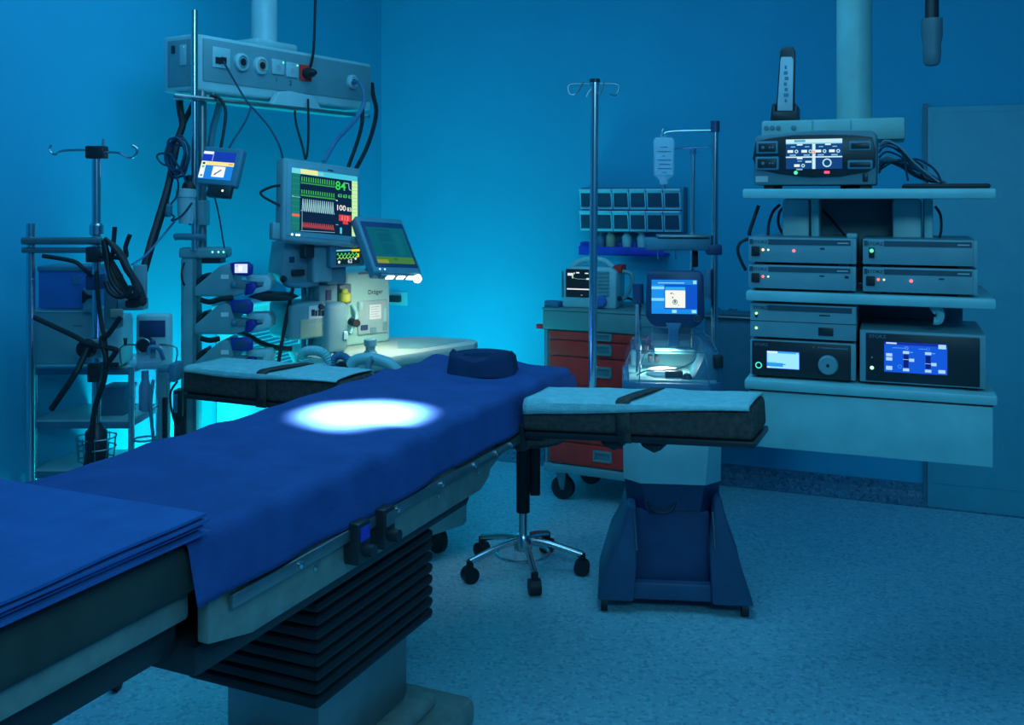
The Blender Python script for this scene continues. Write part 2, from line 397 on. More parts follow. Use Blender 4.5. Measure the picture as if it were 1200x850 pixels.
# blue drape over the back and head pads
def drape():
    g = G(); prof = []
    ze, rr = .9, .03
    for k in range(6): prof.append((-.283-.006*(1-k/5), .80+k*.014))
    for k in range(5):
        a = math.pi-(k/4)*math.pi/2; prof.append((-.283+rr+rr*math.cos(a), ze-rr+rr*math.sin(a)))
    for k in range(1, 30): prof.append((-.253+.506*k/30, ze))
    for k in range(5):
        a = math.pi/2-(k/4)*math.pi/2; prof.append((.283-rr+rr*math.cos(a), ze-rr+rr*math.sin(a)))
    for k in range(1, 9): prof.append((.283+.012*k/8, .87-k*.0112))
    NY = 120; NP = len(prof); V = []
    rnd = random.Random(3)
    ph = [rnd.uniform(0, 6.28) for _ in range(12)]
    for j in range(NY+4):
        y = -.87+min(j, NY)/NY*1.885; drop = 0
        if j > NY: y += .012+.006*(j-NY-1); drop = .03*(j-NY)
        for i, (x, z) in enumerate(prof):
            top = z > .899; hang = max(0, (.875-z))/.09
            head = max(0, min(1, (y-.45)/.45))
            dz = dxx = 0
            if z > .868:
                # soft cross folds, stronger at the head end
                for q in range(5):
                    fx = [9, 14, 5, 21, 17][q]; fy = [6, 10, 22, 13, 31][q]
                    dz += (.0013+.0030*head)*math.sin(fx*x+fy*y+ph[q]+2.2*math.sin(3*x+ph[q+5]))
                dz += .005*math.sin(38*(y-.5*x)+4*math.sin(5*x))*math.exp(-((y-.62+.3*x)/.09)**2)
                dz += .0042*math.sin(30*(y+.25*x)+ph[2])*math.exp(-((y+.25)/.35)**2)*(.4+.6*math.sin(3*x+1)**2)
                dz = max(dz, -.0045)
            else:
                dxx = (1 if x > 0 else -1)*hang*(.004*math.sin(11*y+ph[3])+.003*math.sin(23*y+ph[4])+.004)
                dz = .004*hang*math.sin(5*y+ph[6])
            zz = z+dz+.004
            if drop: zz = max(min(zz, .90)-drop, .80) if z > .87 else zz
            xx = x+dxx
            if z <= .868 and y > .55: zz += .025*head*hang
            V.append((xx, y, zz))
    F = [(j*NP+i, j*NP+i+1, (j+1)*NP+i+1, (j+1)*NP+i) for j in range(NY+3) for i in range(NP-1)]
    return g.add(V, F, True)
o = drape().build('surgical_drape', 'drape_blue', M=TM)
tag(o, 'royal blue cloth drape spread over the operating table under the light pool', 'drape')
md = o.modifiers.new('cloth', 'SOLIDIFY'); md.thickness = .002; md.offset = 1

# folded blue sheet on the leg section
def sheet():
    g = G(); rnd = random.Random(5)
    for k in range(4):
        z0 = .904+k*.0095; off = [0.006, -.004, .004, 0][k]
        NX, NY = 16, 18; V = []
        xe, y0, y1 = .288+off, -1.32, -.832+off*.8
        for lay in (0, 1):
            for j in range(NY+1):
                for i in range(NX+1):
                    x = -xe+2*xe*i/NX; y = y0+(y1-y0)*j/NY
                    sag = 0
                    e = min(NX-i, i); f = min(NY-j, j)
                    if e == 0 or f == 0: sag = .0015*(1 if lay == 0 else -1)
                    w_ = .0015*math.sin(9*x+5*y+k)+.0012*math.sin(21*y-6*x)
                    V.append((x, y, z0+lay*.0082+sag+w_*(k == 3 or lay)))
        n1 = (NX+1)*(NY+1); F = []
        for j in range(NY):
            for i in range(NX):
                a = j*(NX+1)+i; F.append((a, a+NX+1, a+NX+2, a+1)); F.append((n1+a, n1+a+1, n1+a+NX+2, n1+a+NX+1))
        bd = [i for i in range(NX+1)]+[(j+1)*(NX+1)+NX for j in range(NY)]+[NY*(NX+1)+NX-1-i for i in range(NX)]+[(NY-1-j)*(NX+1) for j in range(NY-1)]
        for a, b in zip(bd, bd[1:]+bd[:1]): F.append((a, b, n1+b, n1+a))
        g.add(V, F, True)
    return g
tag(sheet().build('folded_sheet', 'sheet_blue', M=TM), 'folded blue sheet stacked on the leg section at the near end of the table', 'sheet')

# head cushion
def cushion():
    g = G(); n = 28; V = []
    W, Dp, H = .118, .085, .072
    for lay in range(7):
        t_ = lay/6
        for i in range(n):
            a = 2*math.pi*i/n
            c, s = math.cos(a), math.sin(a); k = 5
            r = (abs(c)**k+abs(s)**k)**(-1/k)
            ins = 1-.10*t_-(.06 if lay == 6 else 0)
            x, y = W*r*c*ins, Dp*r*s*ins
            wave = -.018*math.cos(2*math.pi*(x+.02)/(W*1.6))*(t_**2) if s < 0 else .004*math.cos(math.pi*x/W)*t_
            V.append((x, y, H*t_+wave-(.004 if lay == 6 else 0)))
    m0 = len(V)
    for kk, (sc, zz) in enumerate(((.62, .060), (.48, .035), (.25, .026))):
        for i in range(n):
            a = 2*math.pi*i/n; c, s = math.cos(a), math.sin(a); r = (abs(c)**3+abs(s)**3)**(-1/3)
            V.append((W*r*c*sc*.92, Dp*r*s*sc*.92, zz))
    F = []
    for j in range(9):
        for i in range(n): F.append((j*n+i, j*n+(i+1) % n, (j+1)*n+(i+1) % n, (j+1)*n+i))
    F.append(tuple(9*n+i for i in range(n))); F.append(tuple(range(n))[::-1])
    return g.add(V, F, True)
pc = TF.z(566, 438, .904)
o = cushion().build('head_cushion', 'foam_navy', M=TM @ Matrix.Translation((pc.x, pc.y, .906)) @ Matrix.Rotation(math.radians(18), 4, 'Z'))
tag(o, 'navy foam head cushion with a hollow centre on the table head end', 'cushion')

# ------------------------------------------------------------------ arm boards with towels
def arm_board(M, Ln, label, tlabel, sx, clips):
    o, F = thing('arm_board', label, 'arm board', M, 'arm boards on the operating table')
    G().box(0, Ln, 0, .21, .018, .108, .016, 3).build('pad', 'black_fabric', o)
    G().box(.01, Ln+.003, -.003, .213, 0, .018, .004).build('base_plate', 'dark_plastic', o)
    pts = [(-.0075, .0), (-.0075, .095), (-.004, .117), (.012, .123), (.1, .1245), (.195, .121), (.216, .105), (.217, 0)]
    V = []; wd = .042
    for y, z in pts:
        k = .05*max(0, min(1, y/.2)); V += [(sx+k, y, z), (sx+k+wd, y, z)]
    s = G().add(V, [(2*i, 2*i+1, 2*i+3, 2*i+2) for i in range(len(pts)-1)], True).build('strap', 'black_fabric', o)
    md = s.modifiers.new('t', 'SOLIDIFY'); md.thickness = .003; md.offset = 0
    for cx in clips:
        G().prism([(cx-.03, 0), (cx+.03, 0), (cx+.035, -.022), (cx+.012, -.032), (cx-.02, -.016)], .02, .09, 'y', b=.004).build('buckle', 'dark_plastic', o)
    # towel
    NX, NYp = 40, 0; prof = [(-.009, .085), (-.009, .096), (-.006, .108), (.004, .114)]+[(.004+.2*k/9, .1145) for k in range(1, 10)]+[(.213, .110), (.217, .10), (.218, .08)]
    V = []
    for i in range(NX+1):
        u = i/NX; x = .012+u*(Ln-.018)
        for j, (y, z) in enumerate(prof):
            dz = .0022*math.sin(31*x+9*y)+.002*math.sin(14*x-22*y+1)
            yy, zz = y, z+max(dz, -.001)
            if j < 3:     # front overhang, longer near the table, shorter in the middle
                ln = (.9+.5*math.cos(3.1*u)) if clips else (.55+.3*math.sin(5*u))
                zz = .114-(.114-z)*ln*.95
                yy -= .001
            edge = math.exp(-((u)/.05)**2)*.012
            V.append((x-edge*(1 if j > 3 else 0)*.3, yy, zz-edge*.3))
    n = len(prof)
    tw = G().add(V, [(i*n+j, i*n+j+1, (i+1)*n+j+1, (i+1)*n+j) for i in range(NX) for j in range(n-1)], True).build('towel', 'towel_white', M=M)
    md = tw.modifiers.new('t', 'SOLIDIFY'); md.thickness = .004; md.offset = 0
    tag(tw, tlabel, 'towel', 'white towels on the arm boards')
    return o
ARM_R = Matrix.Translation((.03, 2.93, .779)) @ Matrix.Rotation(math.radians(-24), 4, 'Z') @ Matrix.Rotation(math.radians(-3.2), 4, 'Y')
ar = arm_board(ARM_R, .685, 'black padded arm board strapped under a towel, right of the table beside the red cart', 'white towel laid along the right-hand arm board in front of the red cart', .30, (.265, .385))
G().box(-.06, .05, .04, .16, -.02, .0, .004).box(-.04, -.005, .03, .07, -.05, .03, .006).build('clamp', 'dark_plastic', ar)
ARM_L = yawM((-1.163, 3.456, .788), -24)
al = arm_board(ARM_L, .66, 'black padded arm board with towel, left of the table in front of the pumps', 'white towel laid along the left-hand arm board in front of the syringe pumps', .33, ())
G().box(.62, .78, .04, .16, -.02, .0, .004).build('clamp', 'table_metal', al)

# drip pole clamped to the right arm board
o, F = thing('drip_pole', 'slim chrome drip pole with wire hooks rising behind the right arm board', 'drip pole', yawM(P(694, 470, 3.08), 0))
a = F.f(694, 470); top = F.f(697, 95)
G().cyl((a.x, 0, a.z-.06), (top.x, 0, top.z), .0125).build('pole', 'chrome', o)
G().cyl((top.x, 0, top.z-.004), (top.x, 0, top.z+.006), .0165).build('cap', 'dark_plastic', o)
G().box(-.03, .03, -.02, .06, -.06, -.02, .006).build('clamp', 'dark_plastic', o)
for pts in ([(697, 99), (670, 99), (666, 105), (669, 111), (676, 109), (684, 96)], [(697, 99), (722, 99), (725, 106), (721, 112), (714, 110)],
            [(697, 100), (690, 108), (687, 114)], [(697, 101), (703, 111), (708, 96)]):
    G().tube([F.f(x, y, -.01*i) for i, (x, y) in enumerate(pts)], .0021, 6, 4).build('hook', 'steel_dull', o)

# ------------------------------------------------------------------ ceiling supply pendant
pend, F = thing('supply_pendant', 'pale ceiling supply pendant with gas outlets and power sockets above the monitor', 'pendant', yawM(P(230, 106, 3.75), 58.5))
PM = F
PL = F.f(435, 120).x
G().box(0, PL, 0, .19, 0, .22, .012, 3).build('body', 'white_plastic', pend)
fp = G().box(.03, PL-.006, -.005, .0, .040, .205, .002).build('front_panel', 'grey_plastic', pend)
G().box(-.004, 0, .03, .16, .02, .20, .002).build('end_panel', 'grey_plastic', pend)
G().box(-.009, -.004, .05, .085, .10, .18, .002).build('end_socket', 'white_plastic', pend)
G().box(-.008, -.004, .115, .135, .15, .18, .002).build('end_port', 'dark_plastic', pend)
led(pend, -.006, .06, .17, .004, (90, 255, 200), 2)
x0, x1, z0, z1 = F.rect(247, 56, 268, 80); s = G().box(x0, x1, -.011, -.005, z0, z1, .003).build('network_plate', 'white_plastic', pend)
for px in (255.5, 262): p = F.f(px, 71, -.011); G().box(p.x-.013, p.x+.013, -.014, -.010, p.z-.013, p.z+.013).build('port', 'dark_plastic', s)
for px, py, m in ((282, 73, 'grey_plastic'), (304.5, 77, 'tan'), (412, 96, 'white_plastic')):
    p = F.f(px, py, -.005); r = .032 if px > 400 else .036
    q = G().lathe([(r, 0), (r, .012), (r*.72, .016), (r*.70, .006)], (p.x, -.005, p.z), 24, 'y').build('gas_outlet', 'white_plastic', pend)
    G().lathe([(r*.68, 0), (r*.66, .012), (r*.42, .014)], (p.x, -.006, p.z), 20, 'y').build('outlet_collar', m, q)
    G().lathe([(r*.42, 0), (r*.40, .017), (0, .018)], (p.x, -.006, p.z), 16, 'y').build('outlet_core', 'dark_plastic', q)
for a, b, c, d in ((317, 70, 331, 87.5), (333.5, 73.5, 347.5, 91)):
    x0, x1, z0, z1 = F.rect(a, b, c, d); s = G().box(x0, x1, -.013, -.005, z0, z1, .003).build('power_socket', 'white_plastic', pend)
    G().lathe([(.013, 0), (.013, .001), (0, .001)], ((x0+x1)/2, -.0132, (z0+z1)/2-.004), 14, 'y').build('socket_face', 'print_grey', s)
    led(pend, x1-.008, -.013, z1-.010, .004, (90, 255, 200), 2)
    p = F.f((a+c)/2, d+9, -.006); lettering(pend, '1' if a < 320 else '2', p.x, p.z, -.0065, .028, 'ink', 'socket_number')
x0, x1, z0, z1 = F.rect(349.5, 76.5, 363, 95); G().box(x0, x1, -.013, -.005, z0, z1, .003).build('red_socket', 'red_drawer', pend)
p = F.f(358, 86, -.013); G().lathe([(.022, 0), (.024, .02), (.017, .045), (.008, .06)], (p.x, -.013, p.z), 16, 'y').build('black_plug', 'black_rubber', pend)
led(pend, x1-.006, -.013, z1-.012, .004, (160, 255, 120), 2)
G().prism([(.36, -.03), (.40, .03), (.46, .038), (.60, .030), (.66, -.03)], -.04, -.006, 'y', b=.004).build('cable_tray', 'white_plastic', pend)
G().box(-.03, PL-.08, -.05, .10, -.034, -.026, .003).build('shelf', 'white_plastic', pend)
G().tube([(-.12, -.02, -.03), (-.05, -.062, -.036), (.3, -.062, -.036), (PL-.18, -.062, -.036), (PL-.02, .0, -.03)], .009, 8, 1).build('equipment_rail', 'steel_dull', pend)
G().cyl((.45, .10, .22), (.45, .10, 3.0-F.M.translation.z), .055, n=24).build('ceiling_column', 'white_plastic', pend)
G().box(.33, .57, .02, .17, .22, .25, .01).build('column_flange', 'white_plastic', pend)
for x in (.1, .62): G().cyl((x, .02, -.026), (x, .02, .002), .008).build('shelf_hanger', 'steel_dull', pend)

# hoses and cables from the pendant
cable('power_cable', 'black power lead dropping from above into the red pendant socket', 'cable', [(371, -60, 4.22), (369, 20, 4.24), (367, 62, 4.25), (362, 84, 4.27), (359, 88, 4.28)], .006, 'black_rubber')
cable('signal_cable', 'thin black lead looping from the pendant tray down to the monitor top', 'cable', [(352, 116, 4.2), (346, 128, 4.15), (347, 145, 4.1), (354, 170, 3.95), (358, 186, 3.83), (360.5, 175, 3.9), (361.5, 150, 4.0), (361, 117, 4.2)], .005, 'black_rubber')
cable('gas_hose', 'grey gas hose curving from the right pendant outlet behind the monitor', 'hose', [(413, 97, 4.5), (421, 97, 4.42), (426, 108, 4.4), (426, 122, 4.4), (415, 142, 4.35), (394, 165, 4.2), (379, 190, 4.05)], .010, 'hose_blue')
cable('gas_hose', 'thick black hose hanging from the pendant underside to the monitor corner', 'hose', [(425, 128, 4.5), (424, 145, 4.48), (419, 165, 4.4), (408, 196, 4.25)], .009, 'black_rubber')
cable('gas_hose', 'outermost black hose bowing down from the pendant right end', 'hose', [(436, 98, 4.66), (437.5, 112, 4.62), (441, 130, 4.58), (437, 152, 4.5), (429, 175, 4.4), (416, 200, 4.25)], .010, 'black_rubber')
cable('signal_cable', 'thin grey cable running from the network plate down to the monitor left corner', 'cable', [(262, 72, 3.84), (272, 90, 3.84), (288, 117, 3.84), (301, 132, 3.8), (316, 150, 3.75), (327, 170, 3.72), (332, 188, 3.72)], .004, 'lead_navy')
cable('signal_cable', 'short dark lead from the pendant rail to the small touch display', 'cable', [(294, 125, 3.8), (290, 137, 3.78), (283, 150, 3.72), (275, 162, 3.68), (268, 174, 3.66)], .004, 'lead_navy')
cable('power_cable', 'black lead with plug curving from the pendant rail behind the touch display', 'cable', [(246, 112.5, 3.74), (254, 113.5, 3.74), (261, 120, 3.74), (264.5, 133, 3.74), (262, 155, 3.73), (258, 176, 3.72)], .006, 'black_rubber')
cable('flat_strap', 'thick slanting grey-blue hose behind the touch display pole', 'hose', [(258, 118, 3.86), (254, 135, 3.86), (250, 150, 3.86), (246, 175, 3.86)], .014, 'blue_grey')
cable('gas_hose', 'black hose hanging from the pendant left end and sweeping down the wall', 'hose', [(210, 112, 3.82), (211, 128, 3.8), (214, 146, 3.78), (209, 162, 3.75), (203, 190, 3.7), (196, 222, 3.65), (184, 262, 3.6), (174, 295, 3.55), (165, 330, 3.5), (163, 345, 3.48)], .014, 'black_rubber')
cable('gas_hose', 'second black hose crossing behind the chrome pole at the pendant left end', 'hose', [(227, 120, 3.84), (220, 135, 3.83), (213, 150, 3.81), (207, 170, 3.78), (201, 205, 3.73), (192, 245, 3.66), (178, 290, 3.58), (170, 318, 3.54)], .011, 'black_rubber')

# ------------------------------------------------------------------ infusion rack with pole
rack, F = thing('infusion_rack', 'grey infusion docking column with chrome pole standing left of the syringe pumps', 'infusion rack', yawM((-1.2228, 3.75, 0), 0))
RF = F
x0, x1, z0, z1 = F.rect(215, 300, 234, 470)
G().box(x0, x1, -.045, .045, .08, z1, .018, 3).build('column', 'grey_plastic', rack)
G().box(x1-.012, x1+.002, -.047, -.02, .3, z1-.01).build('guide_strip', 'mid_grey', rack)
x0, x1, z0, z1 = F.rect(214, 290, 268, 302)
G().box(x0, x1, -.05, .05, z0, z1, .010, 3).build('head_unit', 'grey_plastic', rack)
for px in (249, 256, 262): p = F.f(px, 295.5, -.05); led(rack, p.x, -.05, p.z, .0038, (110, 255, 190), 2.0)
x0, x1, z0, z1 = F.rect(240, 301, 262, 308); G().box(x0, x1, -.04, .03, z0, z1).build('connector', 'dark_plastic', rack)
a = F.f(228, 12, -.05); b = F.f(228, 294, -.05)
G().cyl((a.x, -.05, b.z), (a.x, -.05, a.z), .0125).build('pole', 'chrome', rack)
a = F.f(237, 107, .03); b = F.f(237, 292, .03)
G().cyl((a.x, .03, b.z), (a.x, .03, a.z), .017).build('support_post', 'steel_dull', rack)
# cup and clamp on the pole
p = F.f(219, 240, -.05); q0 = F.f(219, 262, -.05).z; q1 = F.f(219, 222, -.05).z
G().lathe([(.030, q0), (.033, q0+.02), (.036, q1-.03), (.040, q1-.028), (.040, q1), (.03, q1+.004), (0, q1+.004)], (p.x, -.05, 0), 20).build('pole_clamp', 'white_plastic', rack)
a = F.f(221, 222, -.06); G().lathe([(.03, 0), (.024, .022), (.016, .03), (.018, .05), (0, .055)], (a.x, -.05, a.z), 14).build('clamp_knob', 'black_rubber', rack)
a = F.f(205, 278, -.06); b = F.f(240, 278, -.06)
G().tube([(a.x, -.06, a.z), (a.x+.02, -.06, a.z+.002), (b.x, -.05, b.z)], .013, 10, 3).build('lever', 'blue_grey', rack)
x0, x1, z0, z1 = F.rect(205, 235, 243, 264); G().box(x0+.06, x1, -.035, .035, z0, z1, .006).build('bracket', 'grey_plastic', rack)
G().box(-.22, .16, -.16, .16, .05, .08, .01).build('base', 'grey_plastic', rack)
for x in (-.18, .12):
    for y in (-.12, .12): G().cyl((x, y-.01, .03), (x, y+.01, .03), .03).build('castor', 'black_rubber', rack)
# coil of grey leads by the display
o, F2 = thing('coiled_lead', 'coil of thin grey leads hanging on the chrome pole left of the touch display', 'cable', yawM(P(207, 185, 3.64), 0))
for k in range(7):
    c = F2.f(206+random.uniform(-4, 4), 184+random.uniform(-5, 6), 0)
    pts = []
    for i in range(14):
        a = 2*math.pi*i/14; rx = .032+.006*random.random(); rz = .058+.012*random.random()
        pts.append((c.x+rx*math.cos(a), .006*k+.004*math.sin(3*a), c.z+rz*math.sin(a)))
    G().tube(pts, .0042, 6, 3, True).build('loop', 'lead_navy', o)
G().tube([F2.f(*p, 0) for p in ((200, 195), (190, 192), (184, 184), (188, 180), (199, 181), (206, 190), (214, 204), (219, 216))], .004, 6, 5).build('loop', 'lead_navy', o)
G().tube([F2.f(*p, .01) for p in ((204, 200), (209, 215), (207, 230), (200, 240), (199, 246))], .004, 6, 5).build('lead', 'lead_navy', o)
G().tube([F2.f(*p, .0) for p in ((197, 236), (198, 248), (204, 254), (201, 259), (213, 253), (225, 238))], .0038, 6, 5).build('lead', 'lead_navy', o)
p = F2.f(197, 245, 0); G().lathe([(.008, -.03), (.016, -.015), (.016, .012), (.006, .02)], (p.x, 0, p.z), 12).build('plug', 'blue_grey', o)

# small touch display on the pole
TL, TR, BL = P(228, 171.5, 3.63), P(274, 175, 3.60), P(229, 215, 3.58)
o, F = thing('touch_display', 'small grey touch display lit blue and yellow on the chrome pole', 'display', M3(TL, TR, BL))
W, H = (TR-TL).length, (TL-BL).length
G().box(0, W, 0, .035, 0, H, .008, 3).build('housing', 'blue_grey', o)
G().box(W*.3, W*.9, .003, .03, -.042, .002, .006).build('lower_module', 'dark_plastic', o)
G().box(W*.2, W*.5, .035, .06, H*.2, H*.7, .006).build('mount', 'grey_plastic', o)
led(o, W*.70, .003, -.018, .004, (190, 255, 150), 2.5)
Wh, B1, B2 = (225, 240, 250), (20, 60, 170), (30, 130, 220)
screen(o, W*.03, W*.85, H*.14, H*.86, -.001, B2, [
    ('r', 0, 0, 1, .36, B1), ('r', 0, 0, .31, .10, Wh), ('r', .02, .13, .31, .32, (25, 60, 190)), ('r', .30, .02, .32, .34, (150, 190, 230)),
    ('r', 0, .36, 1, .50, (250, 225, 150)), ('r', 0, .36, .15, .97, (235, 245, 250)), ('r', .04, .40, .12, .48, (40, 60, 80)), ('r', .04, .52, .12, .60, (80, 200, 130)),
    ('r', .05, .85, .12, .92, (60, 160, 140)), ('r', .39, .53, .77, .91, (245, 248, 250)), ('l', [(.48, .82), (.66, .64)], .05, (60, 120, 160)), ('l', [(.46, .85), (.52, .78)], .03, (60, 60, 60)),
    ('r', .84, .41, .97, .45, (190, 160, 90))], 1.1)

# ------------------------------------------------------------------ syringe pumps
def pump(dz, label, lit):
    M = RF.M @ Matrix.Translation((0, 0, dz))
    o, _ = thing('syringe_pump', label, 'syringe pump', M, 'syringe pumps on the docking column')
    f = lambda a, b, y=0: (RF.f(a, b, y).x, RF.f(a, b, y).z)
    G().prism([f(*p) for p in ((234.5, 345), (234.5, 335), (263, 311), (271, 308), (277, 313), (281, 330), (292, 332), (292, 342), (280, 346))], -.07, .06, 'y', b=.006).build('body', 'grey_plastic', o)
    x0, x1, z0, z1 = RF.rect(259, 322, 268, 327, -.071); G().box(x0, x1, -.0725, -.07, z0, z1).build('label', 'label_white', o)
    G().prism([f(*p) for p in ((234.5, 327), (243, 320), (243, 324), (237, 333))], -.05, .05, 'y').build('dock_clip', 'dark_plastic', o)
    G().box(*RF.rect(271, 329, 288, 338, -.075)[:2], -.078, -.07, *RF.rect(271, 329, 288, 338, -.075)[2:], .003).build('keypad', 'mid_grey', o)
    G().lathe([(.010, 0), (.010, .01), (.004, .013), (0, .013)], (RF.f(274.5, 333.5, -.078).x, -.078, RF.f(274.5, 333.5, -.078).z), 14, 'y').build('knob', 'blue_grey', o)
    d = G().prism([f(*p, -.08) for p in ((269.5, 308), (291, 307), (296, 312), (295.5, 321.5), (290, 324), (273, 322))], -.085, -.062, 'y', b=.004).build('display_head', 'deep_blue', o)
    x0, x1, z0, z1 = RF.rect(275, 309.5, 290, 320, -.086)
    if lit: screen(d, x0, x1, z0, z1, -.0862, (205, 220, 255), [('r', .3, .2, .6, .8, (235, 242, 255)), ('r', .1, .1, .25, .3, (150, 180, 240))], 1.15)
    else: G().box(x0, x1, -.0868, -.085, z0, z1, .001).build('dark_screen', 'navy_plastic', d)
    p = RF.f(286, 326.5, -.08); G().box(p.x-.008, p.x+.008, -.084, -.07, p.z-.003, p.z+.003).build('button', mat('button_cyan', (.2, .7, .75), .4), o)
    G().prism([f(*p) for p in ((290, 332), (301, 329), (305, 335), (299, 343.5), (291, 345))], -.055, .03, 'y', b=.004).build('plunger_grip', 'deep_blue', o)
    G().prism([f(*p) for p in ((292, 323), (317, 322), (321, 328), (320, 338), (308, 342), (300, 343), (297, 338), (311, 335), (312, 330), (294, 329))], -.045, .04, 'y', b=.003).build('syringe_cradle', 'white_plastic', o)
    a = RF.f(276, 334); b = RF.f(311, 331)
    G().cyl((a.x, -.02, a.z), (b.x, -.02, b.z), .012).build('syringe', 'bag_plastic', o)
    return o
pump(0, 'topmost syringe pump of the stack, its small white display lit', True)
pump(-.142, 'middle syringe pump of the stack, with a dark display', False)
pump(-.283, 'lowest syringe pump of the stack, just above the white towel', False)
for i, dz in enumerate((0, -.142, -.283)):
    g = G().tube([RF.f(245, 301+i*43, -.03), RF.f(256, 312+i*43, -.02), RF.f(268, 306+i*43, -.02)], .006, 8, 4)
    g2 = RF.f(246, 350+i*43, -.03)
cable('pump_lead', 'black lead tucked between the top two syringe pumps', 'cable', [(236, 352, 3.7), (246, 354, 3.69), (258, 351, 3.68), (273, 349, 3.68)], .010, 'black_rubber')
cable('pump_lead', 'black lead tucked between the lower two syringe pumps', 'cable', [(236, 397, 3.7), (246, 399, 3.69), (257, 397, 3.69)], .010, 'black_rubber')
cable('drip_line', 'thin drip line falling from the touch display to the docking column top', 'cable', [(244, 219, 3.62), (251, 230, 3.64), (257, 255, 3.68), (262, 285, 3.72), (266, 302, 3.72)], .003, 'lead_navy')
cable('drip_line', 'short dark loop of lead at the docking column left side', 'cable', [(216, 308, 3.70), (213, 318, 3.68), (213.5, 328, 3.68), (216, 334, 3.70)], .004, 'black_rubber')

# radiator on the left wall behind the pumps
LWM = Matrix(((D.x*-1, -E.x, 0, C0.x), (D.y*-1, -E.y, 0, C0.y), (0, 0, 1, 0), (0, 0, 0, 1)))   # x towards the back corner, y out through the left wall
LF = Fr(LWM)
o, _ = thing('radiator', 'white perforated radiator on the left wall between pumps and anaesthesia machine', 'radiator', LWM)
x0, x1, z0, z1 = LF.rect(270, 357, 352, 440, -.09)
G().box(x0, x1, -.09, -.01, z0-.25, z1, .008).build('casing', mat('radiator_white', (.42, .84, .86), .4, var=.03), o)
G().box(x0-.02, x1+.02, -.105, -.0, z1, z1+.018, .004).build('top_rail', 'radiator_white', o)
g = G(); nx, nz = 26, 14; gx0, gx1, gz0, gz1 = x0+.03, x1-.03, z0-.02, z1-.12
for i in range(nx):
    for j in range(nz):
        cx = gx0+(gx1-gx0)*i/(nx-1); cz = gz0+(gz1-gz0)*j/(nz-1); g.box(cx-.009, cx+.009, -.0915, -.088, cz-.006, cz+.006)
gr = g.build('grille_slots', 'hose_blue', o); gr['kind'] = 'stuff'

# black arm tray and rod between pumps and machine
o = G().prism([(RF.f(*p, -.03).x, RF.f(*p, -.03).z) for p in ((292, 347), (310, 343), (336, 345), (346, 350), (336, 352), (310, 352.5))], -.06, .05, 'y', b=.004).build('hose_tray', 'black_rubber', M=RF.M)
tag(o, 'flat black tubing tray reaching from the top syringe pump to the machine', 'tray')
cable('tubing_rod', 'thin black rod slanting down between the pumps and the machine', 'rod', [(344, 334, 3.80), (335, 375, 3.78), (325, 432, 3.75)], .007, 'black_rubber', sub=1)
cable('gas_hose', 'black hose sloping right from behind the lower pumps to the machine', 'hose', [(276, 388, 3.9), (290, 393, 3.85), (308, 403, 3.82), (325, 408, 3.8), (342, 409, 3.8)], .011, 'black_rubber')

# ------------------------------------------------------------------ anaesthesia machine
AM = yawM((-.598, 4.12, 0), 41)
an, F = thing('anaesthesia_machine', 'large cream anaesthesia machine with lit worktop behind the operating table', 'anaesthesia machine', AM)
AF = F
ZT = .88
wt = [(338, 404), (420, 396), (500, 394), (556, 397.5), (560, 400), (556, 402.5), (500, 411), (458, 418), (444, 422), (432, 424.5), (415, 424), (345, 416)]
wp = [(F.z(a, b, ZT).x, F.z(a, b, ZT).y) for a, b in wt]
G().prism(wp, ZT-.045, ZT, 'z', b=.008).build('worktop', 'cream_metal', an)
cxm = sum(p[0] for p in wp)/len(wp); cym = sum(p[1] for p in wp)/len(wp)
wi = [(cxm+(p[0]-cxm)*.965, cym+(p[1]-cym)*.955) for p in wp]
G().prism(wi, .60, ZT-.045, 'z', b=.006).build('fascia', 'panel_green', an)
wj = [(cxm+(p[0]-cxm)*.86, cym+(p[1]-cym)*.84) for p in wp]
G().prism(wj, .12, .60, 'z').build('cabinet', 'panel_green', an)
for (a, b) in ((wj[0], 1), (wj[3], 1), (wj[7], 1), (wj[10], 1)):
    x = cxm+(a[0]-cxm)*.6; y = cym+(a[1]-cym)*.6
    G().cyl((x-.012, y, .06), (x+.012, y, .06), .06).cyl((x, y, .06), (x, y, .13), .012).build('castor', 'black_rubber', an)
mi = [(F.z(a, b, ZT).x, F.z(a, b, ZT).y) for a, b in ((466, 400), (528, 398), (546, 400), (492, 409), (466, 409))]
G().prism(mi, ZT, ZT+.002, 'z').build('worktop_mat', 'panel_green', an)
# column
x0, x1, z0, z1 = F.rect(406, 318, 457.5, 404)
G().box(x0, x1, 0, .26, ZT, z1, .012, 3).build('column', mat('column_grey', (.32, .62, .58), .42, var=.04), an)
xa, xb, za, zb = F.rect(420, 318.5, 452, 321, -.002); G().box(xa, xb, -.003, .0, za, zb).build('vent_slot', 'mid_grey', an)
xa, xb, za, zb = F.rect(419.5, 352, 454.5, 391.5, -.01)
fp = G().box(xa, xb, -.012, 0, za, zb, .012, 3).build('control_panel', mat('panel_teal', (.30, .47, .48), .45), an)
for (a, b, c, d, m, nm) in ((432.5, 357, 446.5, 374, 'label_white', 'paper_label'), (450, 361, 453, 376, 'white_plastic', 'flow_tube'), (421, 354, 425, 364, 'white_plastic', 'flow_tube'),
                            (423, 381, 431, 387, 'navy_plastic', 'gauge'), (434, 384, 441, 390, 'grey_plastic', 'outlet'), (449, 378, 453, 387, 'grey_plastic', 'switch')):
    xa, xb, za, zb = F.rect(a, b, c, d, -.014); G().box(xa, xb, -.017, -.011, za, zb, .002).build(nm, m, fp)
for k in range(5):
    xa, xb, za, zb = F.rect(434.5, 359.3+2.8*k, 444.5-(k % 2)*2, 360.2+2.8*k, -.018); G().box(xa, xb, -.0178, -.017, za, zb).build('print_line', 'print_grey', fp)
